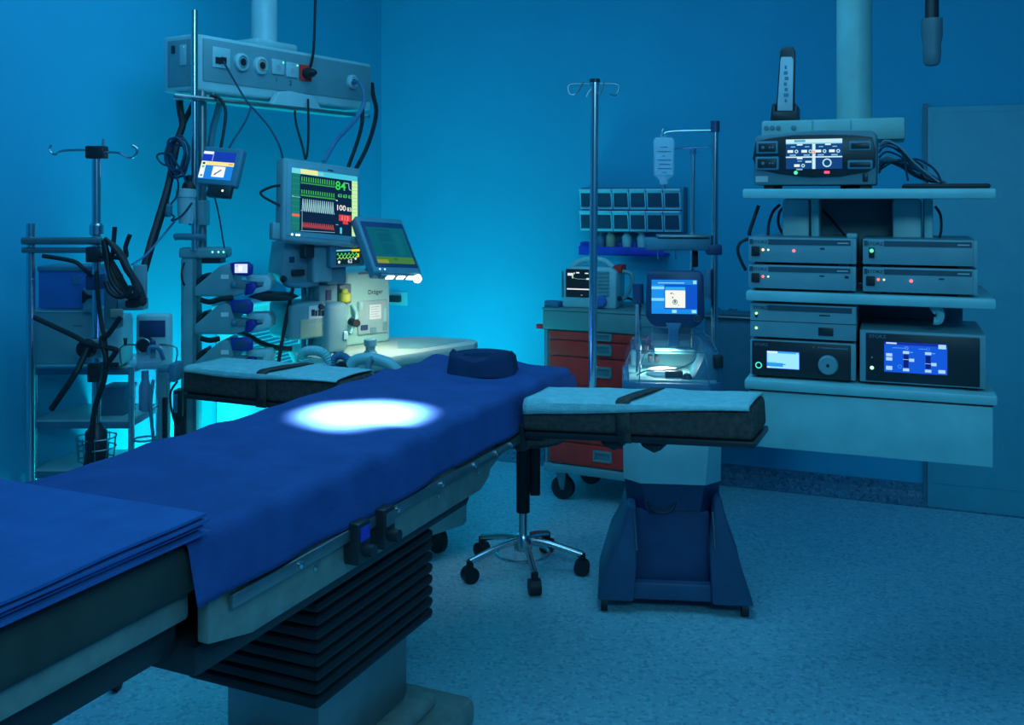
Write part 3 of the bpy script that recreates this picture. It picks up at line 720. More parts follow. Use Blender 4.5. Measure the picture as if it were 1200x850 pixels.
p = F.f(440, 344.5, -.001); lettering(an, 'Dräger', p.x, p.z, -.0012, .026, 'ink', sx=1.0)
# breathing module, canister block, upper modules
ym = -.13
xa, xb, za, zb = F.rect(383.5, 355, 409, 402, ym); G().box(xa, xb, ym, -.0, ZT, zb, .022, 3).build('breathing_module', 'grey_plastic', an)
xa, xb, za, zb = F.rect(402, 388, 407, 398, ym-.002); G().box(xa, xb, ym-.008, ym, za, zb, .003).build('module_latch', 'white_plastic', an)
p = F.f(416, 378, -.03); G().cyl((p.x, -.0, p.z), (p.x-.01, -.06, p.z), .016).build('bag_port', 'black_rubber', an)
p = F.f(416, 370, -.03); G().tube([(p.x, -.005, p.z+.04), (p.x+.006, -.03, p.z+.01), (p.x-.005, -.04, p.z-.03), (p.x-.03, -.04, p.z-.07)], .008, 8, 4).build('port_hose', 'hose_pale', an)
xa, xb, za, zb = F.rect(340, 355, 384, 398, -.10); G().box(xa, xb, -.10, .08, za, zb, .016, 3).build('gas_block', 'grey_plastic', an)
xa, xb, za, zb = F.rect(362, 358, 383, 373, -.102); g = G().box(xa, xb, -.104, -.10, za, zb).build('white_sticker', 'label_white', an)
for k, (a, b) in enumerate(((365, 369), (369.5, 372), (373, 376), (376.5, 380))):
    xx0, xx1, zz0, zz1 = F.rect(a, 363+k % 2, b, 370.5, -.105); G().box(xx0, xx1, -.1052, -.104, zz0, zz1).build('print_mark', 'ink', g)
xa, xb, za, zb = F.rect(352, 373.5, 383, 395, -.102); g = G().box(xa, xb, -.104, -.10, za, zb).build('green_sticker', mat('sticker_green', (.34, .46, .34), .5), an)
for a, b, c in ((362, 371, 379.5), (374, 381, 378)):
    xx0, xx1, zz0, zz1 = F.rect(a, c, b, c+2, -.105); G().box(xx0, xx1, -.1052, -.104, zz0, zz1).build('print_mark', 'print_grey', g)
p = F.f(376, 359.5, -.105); G().lathe([(.012, 0), (.010, .012), (0, .014)], (p.x, -.104, p.z), 14, 'y').build('knob', 'ink', an)
xa, xb, za, zb = F.rect(387, 286, 428, 313, -.16)
sm = G().box(xa, xb, -.16, -.06, za, zb, .008, 3).build('vital_monitor', 'blue_grey', an)
xa, xb, za, zb = F.rect(394, 292.5, 421.5, 309.5, -.161)
GR, YE = (90, 220, 110), (250, 215, 40)
wv = lambda v, n, a, u0=.03, u1=.7, ph=0: [(u0+(u1-u0)*i/(4*n), v+a*(0, -1, .2, .5)[(i+ph) % 4]) for i in range(4*n+1)]
screen(sm, xa, xb, za, zb, -.1612, (14, 40, 50), [('r', 0, 0, .65, .1, (120, 200, 230)), ('r', .65, 0, 1, .16, YE), ('l', wv(.36, 6, .14, .03, .97), .05, GR), ('l', wv(.58, 6, .12, .03, .9, 2), .05, (150, 230, 110)),
    ('o', .12, .84, .10, Wh), ('t', .58, .93, .36, '62', Wh), ('o', .82, .66, .08, Wh), ('r', .9, .3, .97, .55, YE)], 1.0)
xa, xb, za, zb = F.rect(367, 288, 390, 331, -.13); G().box(xa, xb, -.13, 0, za, zb, .01, 3).build('upper_module', 'grey_plastic', an)
xa, xb, za, zb = F.rect(384, 312, 406, 333, -.12); G().box(xa, xb, -.12, .02, za, zb, .008, 3).build('drawer_module', 'blue_grey', an)
xa, xb, za, zb = F.rect(374, 333, 396, 356, -.07); G().box(xa, xb, -.07, .06, za, zb, .008, 3).build('vaporiser', 'grey_plastic', an)
xa, xb, za, zb = F.rect(382, 340, 388, 352, -.072); G().box(xa, xb, -.075, -.07, za, zb).build('vaporiser_window', 'navy_plastic', an)
p = F.f(404, 347, -.05); G().lathe([(.020, -.025), (.024, -.02), (.024, .01), (.015, .014), (.012, .028), (0, .03)], (p.x, -.05, p.z), 16).build('vaporiser_filler', 'yellow_green', an)
xa, xb, za, zb = F.rect(398, 333, 412, 356, -.02); G().box(xa, xb, -.02, .1, za, zb, .005).build('back_block', 'mid_grey', an)
f = lambda a, b, y: (F.f(a, b, y).x, F.f(a, b, y).z)
G().prism([f(*p, -.08) for p in ((334, 284), (368, 284), (368, 334), (345, 336), (338, 330), (329, 322))], -.08, .03, 'y', b=.005).build('arm_cover', 'grey_plastic', an)
xa, xb, za, zb = F.rect(339, 301, 345, 308, -.082); G().box(xa, xb, -.084, -.08, za, zb, .002).build('arm_button', 'navy_plastic', an)
xa, xb, za, zb = F.rect(341, 316, 355, 323, -.082); G().box(xa, xb, -.10, -.08, za, zb, .004).build('arm_clip', 'dark_plastic', an)
G().tube([F.f(*p, -.10) for p in ((331, 325), (337, 333), (352, 334), (372, 332))], .012, 8, 4).build('handle_bar', 'blue_grey', an)
p = F.f(331, 327, -.1); G().lathe([(.012, 0), (.014, .01), (.008, .025), (0, .026)], (p.x, -.10, p.z), 12, 'y').build('handle_knob', 'dark_plastic', an)
for a, b in ((356, 333), (365, 333)):
    p = F.f(a, b, 0); G().cyl((p.x, 0, ZT-.02), (p.x, 0, p.z), .010 if a < 360 else .016).build('support_post', 'blue_grey', an)
p = F.f(434, 402, -.16); q = F.z(434, 415.5, ZT)
G().lathe([(.026, 0), (.028, .006), (.019, .018), (.019, .030), (.025, .036), (.025, .058), (0, .060)], (q.x, q.y, ZT), 20).build('worktop_knob', 'blue_grey', an)
# tilted ventilator screen with the worktop lamp beneath it
TL, TR, BL = P(424, 252.5, 3.86), P(477.5, 256.5, 4.00), P(439, 319.5, 3.70)
SM = AF.I @ M3(TL, TR, BL); W, H = (TR-TL).length*1.02, (TL-BL).length*.985
vsn = G().box(0, W, 0, .045, 0, H, .008, 3).build('ventilator_screen', mat('screen_shell', (.07, .27, .34), .45), an, M=SM)
G().box(W*.06, W*.95, -.002, .004, H*.10, H*.90, .002).build('bezel', 'navy_plastic', vsn)
screen(vsn, W*.13, W*.91, H*.16, H*.80, -.0026, (10, 100, 120), [('r', .0, .82, 1, 1, (70, 130, 70)), ('r', 0, .9, .3, 1, (140, 160, 60)), ('r', .22, .06, .62, .10, (14, 85, 110)), ('r', .25, .15, .6, .4, (8, 92, 116)),
    ('r', .25, .45, .6, .75, (8, 94, 118)), ('r', .66, .15, .85, .75, (12, 106, 122)), ('r', .46, .85, .56, .9, (40, 110, 60))], .9)
for u in (.13, .23): led(vsn, W*u, -.001, H*.06, .0035, (200, 240, 255), 2.0)
lampm = mat('lamp_white', (.9, .9, .9), .5, emit=(255, 250, 235, 3.0))
G().box(W*.14, W*.92, .004, .03, -.010, -.001, .003).build('lamp_housing', 'grey_plastic', vsn)
for u in (.33, .55, .76): G().box(W*(u-.075), W*(u+.075), .002, .024, -.013, -.010, .002).build('lamp_tube', lampm, vsn)
G().lathe([(.004, .012), (.016, .008), (.017, -.008), (.008, -.017), (0, -.018)], (W*.88, .008, -.016), 14).build('lamp_bulb', lampm, vsn)
G().tube([AF.I @ P(455, 300, 3.98), AF.I @ P(440, 310, 4.10), AF.I @ P(434, 322, 4.2)], .03, 10, 3).build('screen_arm', 'blue_grey', an)
lp = P(462, 330, 3.80); dst = AM @ Vector((F.z(446, 408, ZT).x, F.z(446, 408, ZT).y, ZT))
area('worktop_lamp', lp, dst, .10, .95, (1.0, .92, .70), .03, 120)
# breathing hoses in front of the machine
def corr(name, label, pts, r, m):
    o = G().tube([P(*p) for p in pts], r, 10, 10, rf=lambda i: 1.12 if i % 2 else .92).build(name, m); tag(o, label, 'hose', 'breathing hoses below the worktop'); return o
corr('breathing_hose', 'coiled pale corrugated breathing hose at the worktop left end', [(352, 430, 3.72), (356, 414, 3.68), (368, 411, 3.65), (380, 415, 3.63), (386, 426, 3.62), (378, 431, 3.62), (364, 429, 3.66), (360, 420, 3.66)], .017, 'hose_pale')
corr('breathing_hose', 'short pale corrugated hose beside the coiled one below the worktop', [(388, 432, 3.62), (392, 420, 3.62), (400, 417, 3.62), (410, 424, 3.62), (414, 436, 3.60)], .014, 'hose_blue')
o = G().tube([P(*p) for p in ((410, 430, 3.58), (418, 422, 3.58), (436, 421, 3.57), (454, 426, 3.56), (468, 438, 3.56), (474, 446, 3.56))], .022, 12, 6).build('scavenging_tube', 'hose_pale'); tag(o, 'thick pale tube arching beneath the worktop front corner', 'hose')
o = G().tube([P(*p) for p in ((428, 452, 3.48), (431, 436, 3.48), (433, 424, 3.48), (437, 420, 3.48))], .012, 10, 5).build('breathing_elbow', 'grey_plastic'); tag(o, 'upright grey breathing elbow standing in front of the pale tube', 'connector')
cable('breathing_lead', 'black tube end lying below the worktop between the breathing hoses', 'hose', [(395, 430, 3.58), (402, 427, 3.58), (408, 431, 3.57), (409, 440, 3.56)], .012, 'black_rubber')

# ------------------------------------------------------------------ patient monitor
TL, TR, BL = P(332, 184, 3.70), P(422.5, 197.5, 3.93), P(331, 282, 3.64)
o, F = thing('patient_monitor', 'large grey patient monitor showing green and red waveforms', 'monitor', M3(TL, TR, BL))
W, H = (TR-TL).length, (TL-BL).length
G().box(0, W, 0, .06, 0, H, .010, 3).build('housing', 'grey_plastic', o)
G().box(W*.04, W*.97, -.003, .004, H*.06, H*.95, .003).build('bezel', mat('bezel_grey', (.14, .36, .42), .5), o)
G().box(W*.3, W*.7, .06, .10, H*.2, H*.7, .01).build('rear_mount', 'grey_plastic', o)
G().box(W*.34, W*.47, .04, .08, -.05, .01, .006).build('mount_neck', 'dark_plastic', o)
G().box(-.03, .005, .02, .05, H*.02, H*.22, .006).build('side_module', 'grey_plastic', o)
for u in (.11, .165, .195): led(o, W*u, -.003, H*.08, .0045, (210, 255, 250), 2.2)
G().lathe([(.016, 0), (.015, .008), (.006, .010), (0, .010)], (W*.90, -.003, H*.07), 18, 'y').build('dial', 'mid_grey', o)
G().box(W*.55, W*.62, -.0045, -.002, H*.91, H*.925).build('logo_strip', 'ink', o)
ecg = lambda v, n, a, u0, u1: [p for i in range(n) for p in ((u0+(u1-u0)*i/n, v), (u0+(u1-u0)*(i+.45)/n, v), (u0+(u1-u0)*(i+.5)/n, v-a), (u0+(u1-u0)*(i+.58)/n, v+.01))]+[(u1, v)]
saw = lambda v, n, a, u0, u1: [p for i in range(n) for p in ((u0+(u1-u0)*i/n, v), (u0+(u1-u0)*(i+.3)/n, v-a), (u0+(u1-u0)*(i+.7)/n, v-.1*a))]+[(u1, v)]
items = [('r', 0, 0, 1, .085, (70, 200, 225)), ('r', 0, 0, .13, .09, (110, 220, 235)), ('r', .13, .0, .385, .078, (235, 240, 165)), ('r', .39, .02, .47, .07, (120, 215, 230)),
    ('r', 0, .085, .12, 1, (25, 120, 115)), ('r', .91, .085, 1, 1, (200, 245, 180)),
    ('r', .01, .73, .12, .77, (235, 110, 90)), ('r', .01, .45, .03, .46, (230, 240, 240)), ('l', [(.02, .46), (.13, .46)], .008, (150, 200, 200))]
for k in range(9): items.append(('l', [(0, .16+.09*k), (.12, .16+.09*k)], .006, (40, 150, 140)))
for k in range(14): items.append(('l', [(.91, .12+.062*k), (1, .12+.062*k)], .006, (130, 200, 140)))
items += [('l', ecg(.225, 15, .10, .125, .64), .015, (70, 190, 90)), ('r', .125, .20, .64, .228, (20, 95, 75)), ('l', [(.125, .228), (.64, .228)], .012, (60, 170, 85)),
    ('l', ecg(.425, 15, .09, .125, .64), .015, (70, 190, 90)), ('r', .125, .395, .64, .42, (20, 95, 75)), ('l', [(.125, .425), (.64, .425)], .012, (60, 170, 85)),
    ('l', saw(.68, 15, .20, .15, .63), .013, (150, 205, 215)), ('l', saw(.93, 15, .08, .15, .63), .016, (170, 70, 75)), ('l', [(.15, .93), (.63, .93)], .008, (150, 60, 65)),
    ('l', [(.125, .67), (.15, .67), (.15, .98)], .008, (130, 190, 200)), ('l', [(.13, .99), (.64, .97)], .010, (110, 170, 190)),
    ('t', .725, .265, .20, '84', (60, 225, 90)), ('l', [(.80, .14), (.85, .14), (.86, .24), (.89, .25)], .014, (140, 200, 210)),
    ('t', .715, .385, .08, '63', (90, 220, 110)), ('t', .795, .385, .08, '63', (90, 220, 110)), ('t', .875, .385, .08, '63', (90, 220, 110)),
    ('t', .73, .60, .125, '100', (250, 252, 250)), ('t', .86, .60, .09, '83', (240, 248, 248)), ('l', [(.65, .44), (.68, .45)], .014, Wh),
    ('r', .70, .67, .885, .77, (225, 65, 75)), ('r', .76, .77, .84, .82, (225, 65, 75)), ('t', .79, .755, .10, '113', (250, 150, 150)), ('r', .715, .88, .745, .98, (90, 205, 225)), ('l', [(.65, .84), (.69, .84)], .01, (120, 190, 200))]
screen(o, W*.095, W*.945, H*.125, H*.885, -.004, (12, 40, 70), items, 1.0)
cable('signal_cable', 'thin dark lead looping out left of the large patient monitor', 'cable', [(333, 217, 3.70), (318, 219, 3.70), (306, 225, 3.70), (308, 230, 3.70), (318, 236, 3.68), (328, 241, 3.68)], .005, 'black_rubber')

# ------------------------------------------------------------------ left stand with hooks and hanging cables
ls, F = thing('equipment_stand', 'chrome drip stand with wire hooks and crossbars at the far left', 'drip stand', yawM((-.4235*3.2, 3.2, 0), 0))
p1 = F.f(113, 178); G().cyl((0, 0, .10), (0, 0, p1.z), .0135).build('pole', 'chrome', ls)
x2 = F.f(36, 300).x; G().cyl((x2, 0, .10), (x2, 0, F.f(36, 262).z), .0135).build('pole', 'chrome', ls)
a = F.f(101, 186, -.01); b = F.f(123, 171, -.01); G().box(a.x, b.x, -.022, .022, a.z, b.z, .005).build('hook_clamp', 'dark_plastic', ls)
G().cyl((F.f(121, 175).x, 0, F.f(121, 175).z), (F.f(121, 163).x, 0, F.f(121, 163).z), .004).build('clamp_screw', 'steel_dull', ls)
G().tube([F.f(*p) for p in ((120, 179), (138, 179), (147, 183), (154, 185), (160, 180), (160, 174), (155, 171))], .0042, 8, 4).build('hook', 'chrome', ls)
G().tube([F.f(*p) for p in ((104, 176), (86, 176), (72, 177), (64, 181), (58, 176), (60, 170))], .0042, 8, 4).build('hook', 'chrome', ls)
c0 = F.f(113, 276).z; c1 = F.f(113, 262).z
G().lathe([(.016, c0), (.022, c0+.004), (.022, c1-.006), (.016, c1)], (0, 0, 0), 18).build('collar', 'chrome', ls)
for py in (282, 293):
    a = F.f(30, py); b = F.f(122, py); G().cyl((a.x, -.02, a.z), (b.x, -.02, b.z), .012 if py < 290 else .009).build('crossbar', 'steel_dull', ls)
for py in (298, 330):
    c = F.f(113, py).z; G().box(-.022, .022, -.035, .022, c-.025, c+.025, .005).build('pole_bracket', 'dark_plastic' if py < 310 else 'navy_plastic', ls)
c = F.f(103, 408, -.03); G().lathe([(.026, -.0), (.030, .01), (.028, .035), (.0, .04)], (c.x, -.02, c.z), 18, 'y').build('clamp_knob', 'black_rubber', ls)
c = F.f(108, 408).z; G().box(-.02, .028, -.03, .022, c-.03, c+.03, .004).build('pole_bracket', 'grey_plastic', ls)
c = F.f(113, 436).z; G().box(-.02, .02, -.026, .022, c-.03, c+.03, .004).build('pole_bracket', 'dark_plastic', ls)
c = F.f(113, 520).z; G().lathe([(.03, -.07), (.036, -.05), (.034, .04), (.018, .06), (.016, .07)], (0, 0, c), 14).build('height_clamp', 'dark_plastic', ls)
for k in range(5):
    a = 2*math.pi*k/5+.3; G().tube([(.02*math.cos(a), .02*math.sin(a), .12), (.15*math.cos(a), .15*math.sin(a), .10), (.27*math.cos(a), .27*math.sin(a), .07)], .014, 8, 2).build('foot', 'chrome', ls)
    G().cyl((.27*math.cos(a)-.01, .27*math.sin(a), .03), (.27*math.cos(a)+.01, .27*math.sin(a), .03), .03).build('castor', 'black_rubber', ls)
for py, pts in ((0, [(131, 300), (133, 285), (134, 272), (134.5, 266)]), (1, [(146, 302), (147, 290), (150, 281), (152.5, 275)])):
    G().tube([F.f(*p, -.03) for p in [(118, 300)]+pts], .0075, 8, 4).build('cable_prong', 'black_rubber', ls)

o, F2 = thing('cable_bundle', 'bundle of looped black leads hanging from the left chrome stand', 'cable bundle', yawM((-.4235*3.2, 3.1, 0), 0))
rnd = random.Random(11)
for k in range(11):
    t = k/10; y = .010*(k-5)*.6; jit = lambda: rnd.uniform(-1.6, 1.6)
    pts = [(122, 282+4*t), (124+4*t, 300), (127+9*t, 318), (134+12*t, 334), (144+14*t, 345+5*t), (155+11*t, 349+7*t), (160+9*t, 344+8*t), (155+8*t, 330+6*t), (147+6*t, 314+3*t), (139+5*t, 299), (131+4*t, 288), (123, 281)]
    pts = [(a+jit(), b+jit()) for a, b in pts]
    G().tube([F2.f(a, b, y) for a, b in pts], .0068, 7, 4, False).build('lead', 'black_rubber', o)
G().tube([F2.f(*p, -.04) for p in ((124, 330), (128, 341), (138, 348), (150, 345), (154, 335))], .008, 7, 4).build('lead', 'black_rubber', o)
for (x, y) in ((163, 353), (156, 356)):
    c = F2.f(x, y, 0); G().box(c.x-.02, c.x+.02, -.02, .02, c.z-.012, c.z+.012, .006).build('plug', 'black_rubber', o)
cable('suction_tube', 'black tube looping in front of the left stand above its clamp knob', 'tube', [(40, 372, 3.1), (85, 393, 3.1), (104, 403, 3.1), (133, 409, 3.1), (136, 412, 3.1), (128, 424, 3.1), (124, 430, 3.1)], .0085, 'black_rubber')
cable('suction_tube', 'black tube rising steeply from lower left to the stand knob', 'tube', [(60, 480, 3.08), (86, 442, 3.08), (95, 425, 3.1), (103, 407, 3.12)], .010, 'black_rubber')
cable('suction_tube', 'long black tube trailing down beside the left chrome pole', 'tube', [(141, 372, 3.1), (127, 392, 3.1), (119, 398, 3.1), (124, 420, 3.1), (122, 445, 3.1), (111, 480, 3.1), (106, 520, 3.1), (97, 560, 3.1)], .0085, 'black_rubber')
cable('suction_tube', 'black tube running down the right side of the left stand', 'tube', [(113, 318, 3.14), (115, 350, 3.14), (119, 380, 3.14), (123, 400, 3.12), (125, 425, 3.12)], .007, 'black_rubber')
cable('signal_cable', 'black lead arching from the far left onto the chrome stand', 'cable', [(50, 300, 3.12), (85, 306, 3.12), (97, 314, 3.12), (107, 324, 3.14)], .007, 'black_rubber')
cable('signal_cable', 'thin grey lead slanting from the black wall hose to the leads bundle', 'cable', [(205, 259, 3.6), (190, 277, 3.6), (172, 298, 3.45), (155, 310, 3.3)], .004, 'hose_blue')

o, F = thing('suction_regulator', 'grey suction regulator with small clear jar under the black leads', 'regulator', yawM(P(140, 360, 3.28), 0))
a = F.rect(121, 322, 137, 386); G().box(a[0], a[1], 0, .06, a[2], a[3], .006).build('body', 'mid_grey', o)
a = F.rect(137, 350, 168, 364); G().box(a[0], a[1], 0, .05, a[2], a[3], .006).build('manifold', 'grey_plastic', o)
a = F.rect(154, 311, 168, 350); G().box(a[0], a[1], .01, .04, a[2], a[3], .005).build('upright', 'grey_plastic', o)
c = F.f(147, 386, .02); G().lathe([(.004, -.022), (.008, -.018), (.010, -.006), (.022, 0), (.024, .05), (.018, .056), (.018, .07), (0, .072)], (c.x, .02, c.z-.015), 18).build('jar', 'clear_plastic', o)
a = F.rect(130, 362, 145, 372); G().box(a[0], a[1], -.01, .0, a[2], a[3], .004).build('switch', 'tan', o)
G().lathe([(.007, 0), (.005, -.022), (0, -.025)], (c.x, .02, c.z-.03), 10).build('nozzle', 'dark_plastic', o)

o, F = thing('pump_unit', 'blue box-shaped pump unit clamped at the far left edge', 'pump', yawM(P(85, 360, 3.3), 0))
a = F.rect(44, 316, 110, 362); G().box(a[0], a[1], 0, .12, a[2], a[3], .008).build('case', mat('case_blue', (.03, .16, .48), .45), o)
a = F.rect(44, 312, 110, 318); G().box(a[0], a[1]+.002, -.005, .125, a[2], a[3], .004).build('lid', 'blue_grey', o)
a = F.rect(86, 324, 94, 333); G().box(a[0], a[1], -.003, .0, a[2], a[3]).build('sticker', 'hose_blue', o)
a = F.rect(97, 338, 112, 364, -.02); G().box(a[0], a[1], -.02, .0, a[2], a[3], .003).build('side_plate', 'grey_plastic', o)
c = F.f(103, 348, -.05); G().prism([(c.x-.016, c.z-.022), (c.x+.002, c.z-.006), (c.x+.024, c.z-.005), (c.x+.024, c.z+.005), (c.x+.002, c.z+.006), (c.x-.016, c.z+.022)], -.06, -.045, 'y', b=.002).build('wing_knob', 'black_rubber', o)
o, F = thing('suction_box', 'pale grey instrument box below the blue pump unit', 'box', yawM(P(85, 400, 3.34), 0))
a = F.rect(40, 365, 108, 428); G().box(a[0], a[1], 0, .14, a[2], a[3], .01).build('case', 'grey_plastic', o)
a = F.rect(40, 361, 109, 366); G().box(a[0], a[1], -.006, .145, a[2], a[3], .003).build('lid', 'white_plastic', o)
a = F.rect(86, 381, 97, 383); G().box(a[0], a[1], -.002, .0, a[2], a[3]).build('vent_line', 'mid_grey', o)
o, F = thing('monitor_case', 'grey rounded instrument case behind the left stand and canister', 'case', yawM(P(130, 432, 3.46), 0))
a = F.rect(118, 372, 142, 430); G().box(a[0], a[1], 0, .12, a[2], a[3], .014, 3).build('case', 'white_plastic', o)
a = F.rect(120, 425, 139, 431); G().box(a[0], a[1], -.004, .1, a[2], a[3], .004).build('foot_strip', 'dark_plastic', o)
c = F.f(132, 373, 0); G().lathe([(.008, 0), (.006, .004), (0, .005)], (c.x, 0, c.z-.03), 10, 'y').build('screw', 'ink', o)

# white trolley behind the left stand
o, F = thing('utility_trolley', 'white shelf trolley with dark shelf edges behind the suction canister', 'trolley', yawM((P(120, 500, 3.52).x, 3.52, 0), 0))
for py in (435, 498, 556):
    a = F.rect(40, py-3.5, 154, py+4)
    G().box(a[0], a[1], -.01, .28, a[2], a[3], .004).build('shelf_edge', 'blue_grey', o)
    G().box(a[0]+.004, a[1]-.004, -.004, .276, a[3]-.002, a[3]+.008, .003).build('shelf', 'white_plastic', o)
a = F.rect(38, 440, 156, 556); zt = F.f(120, 430).z
for x in (a[0], a[1]-.012):
    for y in (0, .27): G().cyl((x+.006, y, .07), (x+.006, y, zt), .011).build('post', 'chrome', o)
    for y in (.02, .25): G().cyl((x, y, .04), (x+.02, y, .04), .04).build('castor', 'black_rubber', o)
tF = F
o, _ = thing('storage_box', 'blue-grey box standing on the lower trolley shelf', 'box', yawM(P(131, 494, 3.58), 0))
F = Fr(yawM(P(131, 494, 3.58), 0)); a = F.rect(117, 456, 145, 494); G().box(a[0], a[1], 0, .12, .002, a[3], .008).build('case', 'blue_grey', o)
G().box(a[0]-.003, a[1]+.003, -.003, .123, a[3]-.012, a[3]+.003, .003).build('lid', 'hose_blue', o)
o, F = thing('wire_basket', 'round wire basket hung low on the left stand', 'basket', yawM((-.4235*3.2, 3.2, 0), 0))
for py, r in ((512, .062), (524, .060), (538, .055)):
    c = F.f(112, py); G().ring((0, 0, c.z), r, .0022, 'z', 28, 6).build('hoop', 'steel_dull', o)
for k in range(10):
    a = 2*math.pi*k/10; z0 = F.f(112, 538).z; z1 = F.f(112, 510).z
    G().cyl((.055*math.cos(a), .055*math.sin(a), z0), (.062*math.cos(a), .062*math.sin(a), z1), .0018, n=6).build('wire', 'steel_dull', o)

# aspirator with canister
o, F = thing('aspirator', 'grey aspirator with square dark screen and round dial behind the canister', 'aspirator', yawM((P(178, 470, 3.42).x, 3.42, 0), 0))
a = F.rect(158.5, 368.5, 198, 434); G().box(a[0], a[1], 0, .05, a[2], a[3], .012, 3).build('panel', 'white_plastic', o)
a = F.rect(163, 375.5, 194, 395); G().box(a[0], a[1], -.004, .0, a[2], a[3], .002).build('screen', 'navy_plastic', o)
c = F.f(168.5, 405.5, -.03); G().lathe([(.027, -.03), (.027, .0), (.024, .004), (.0, .004)], (c.x, -.03, c.z), 24, 'y').build('gauge', 'dark_plastic', o)
G().ring((c.x, -.034, c.z), .025, .003, 'y', 24, 6).build('gauge_rim', 'steel_dull', o)
c = F.f(179, 410, -.03); G().lathe([(.010, -.03), (.010, .03), (.006, .034), (0, .034)], (c.x, -.03, c.z), 12).build('valve', 'navy_plastic', o)
a = F.rect(189, 428, 200, 520); G().box(a[0], a[1], -.04, .0, a[2]-.2, a[3], .004).build('support_post', 'grey_plastic', o)
a = F.rect(190, 466, 196, 520, -.05); G().box(a[0], a[1], -.052, -.04, a[2]-.2, a[3], .004).build('post_strip', 'dark_plastic', o)
for px in (143, 205):
    G().tube([F.f(px, 430), F.f(px-2 if px < 150 else px+2, 408), F.f((px+170)/2, 404), F.f(170 if px < 150 else 190, 409)], .003, 6, 3).build('wire_guard', 'steel_dull', o)
G().box(F.f(150, 500).x, F.f(205, 500).x, -.1, .2, .04, .10, .01).build('base', 'grey_plastic', o)
for px in (156, 200):
    G().cyl((F.f(px, 500).x, -.06, .03), (F.f(px, 500).x, -.04, .03), .035).build('castor', 'black_rubber', o)
c = P(170, 516, 3.30); o, F = thing('suction_canister', 'clear cylindrical suction canister with lid in front of the aspirator', 'canister', yawM(c, 0))
z1 = F.f(170, 426).z
G().lathe([(.0, 0), (.034, .0), (.037, .006), (.044, z1*.6), (.046, z1)], (0, 0, 0), 28).build('vessel', 'clear_plastic', o)
G().lathe([(.046, z1-.004), (.055, z1), (.056, z1+.010), (.048, z1+.016), (.042, z1+.032), (0, z1+.036)], (0, 0, 0), 28).build('lid', 'clear_plastic', o)
G().lathe([(.014, z1*.38), (.020, z1*.4), (.020, z1*.7), (.012, z1*.78), (.012, z1*.9), (0, z1*.9)], (.0, 0, 0), 14).build('float_valve', 'hose_blue', o)
G().ring((0, 0, .004), .036, .0035, 'z', 24, 6).build('base_ring', 'blue_grey', o)
G().tube([(.035, -.02, z1*.8), (.03, -.03, z1*.5), (.034, -.028, z1*.2), (.040, -.025, -.005)], .006, 8, 4).build('inner_tube', 'blue_grey', o)
G().tube([(.015, -.01, z1+.03), (.02, -.01, z1+.055), (.045, 0, z1+.05), (.055, .02, z1+.01)], .007, 8, 4).build('spout', 'hose_blue', o)
G().box(.045, .10, -.012, .05, z1-.03, z1-.012, .004).box(.085, .11, -.02, .06, z1-.06, z1+.0, .004).build('holder', 'blue_grey', o)
cable('suction_tube', 'thin black tube curving beside the docking column foot', 'tube', [(208, 447, 3.4), (200, 460, 3.38), (201, 480, 3.38), (207, 500, 3.38), (213, 515, 3.38)], .004, 'black_rubber')
o, F = thing('power_box', 'small dark power box behind the docking column foot', 'box', yawM(P(208, 488, 3.66), 0))
a = F.rect(202, 458, 214, 489); G().box(a[0], a[1], 0, .06, a[2], a[3], .006).build('case', 'dark_plastic', o)
a = F.rect(204, 462, 208, 484, -.002); G().box(a[0], a[1], -.004, 0, a[2], a[3]).build('switch', 'hose_blue', o)
G().box(-.02, .02, .02, .04, -P(208, 488, 3.66).z+.02, 0).box(-.1, .1, -.05, .12, -P(208, 488, 3.66).z, -P(208, 488, 3.66).z+.02).build('foot', 'dark_plastic', o)

# ------------------------------------------------------------------ red drawer cart
cart, F = thing('drawer_cart', 'red drawer cart with pale top and castors against the wall', 'cart', yawM((P(641, 545, 4.86).x, 4.86, 0), -26))
zb = F.f(641, 551).z; zr = F.f(641, 541).z; zt0 = F.f(640, 385).z; zt1 = F.f(640, 360).z; CW = .60; CD = .42
G().box(0, CW, 0, CD, zr, zt0-.0, .006).build('body', 'cart_grey', cart)
G().box(-.012, CW+.012, -.02, CD, zb, zr, .008).build('base_rail', 'grey_plastic', cart)
G().box(-.015, CW+.015, -.022, CD, zt0, zt1-.012, .008).build('top_band', 'cart_grey', cart)
G().box(-.02, CW+.02, -.025, CD+.0, zt1-.012, zt1, .005).build('top', 'cart_grey', cart)
G().box(-.018, .06, -.0, .06, zt1, zt1+.03, .006).build('top_lip', 'hose_blue', cart)
ys = [zt0-.004, F.f(690, 400).z, F.f(690, 419).z, F.f(690, 452).z, F.f(690, 490).z, F.f(690, 520).z, zr+.004]
hx = F.f(706, 400, -.02).x
for i in range(6):
    d = G().box(.022, CW-.022, -.018, 0, ys[i+1]+.003, ys[i]-.003, .004).build('drawer', 'red_drawer', cart)
    hz = (ys[i]+ys[i+1])/2+.004; hw, hh = .048, min(.027, (ys[i]-ys[i+1])*.42)
    g = G(); g.box(hx-hw, hx+hw, -.026, -.016, hz+hh*.55, hz+hh, .002).box(hx-hw, hx+hw, -.026, -.016, hz-hh, hz-hh*.6, .002).box(hx-hw, hx-hw*.75, -.026, -.016, hz-hh, hz+hh, .002).box(hx+hw*.75, hx+hw, -.026, -.016, hz-hh, hz+hh, .002)
    g.build('handle', 'cart_grey', d)
    G().box(hx-hw*.75, hx+hw*.75, -.0195, -.017, hz-hh*.6, hz+hh*.55).build('handle_recess', 'mid_grey', d)
for s in (0, CW-.0):
    G().box(s-.006, s+.008, -.012, .012, zr, zt0, .003).build('corner_strip', 'grey_plastic', cart)
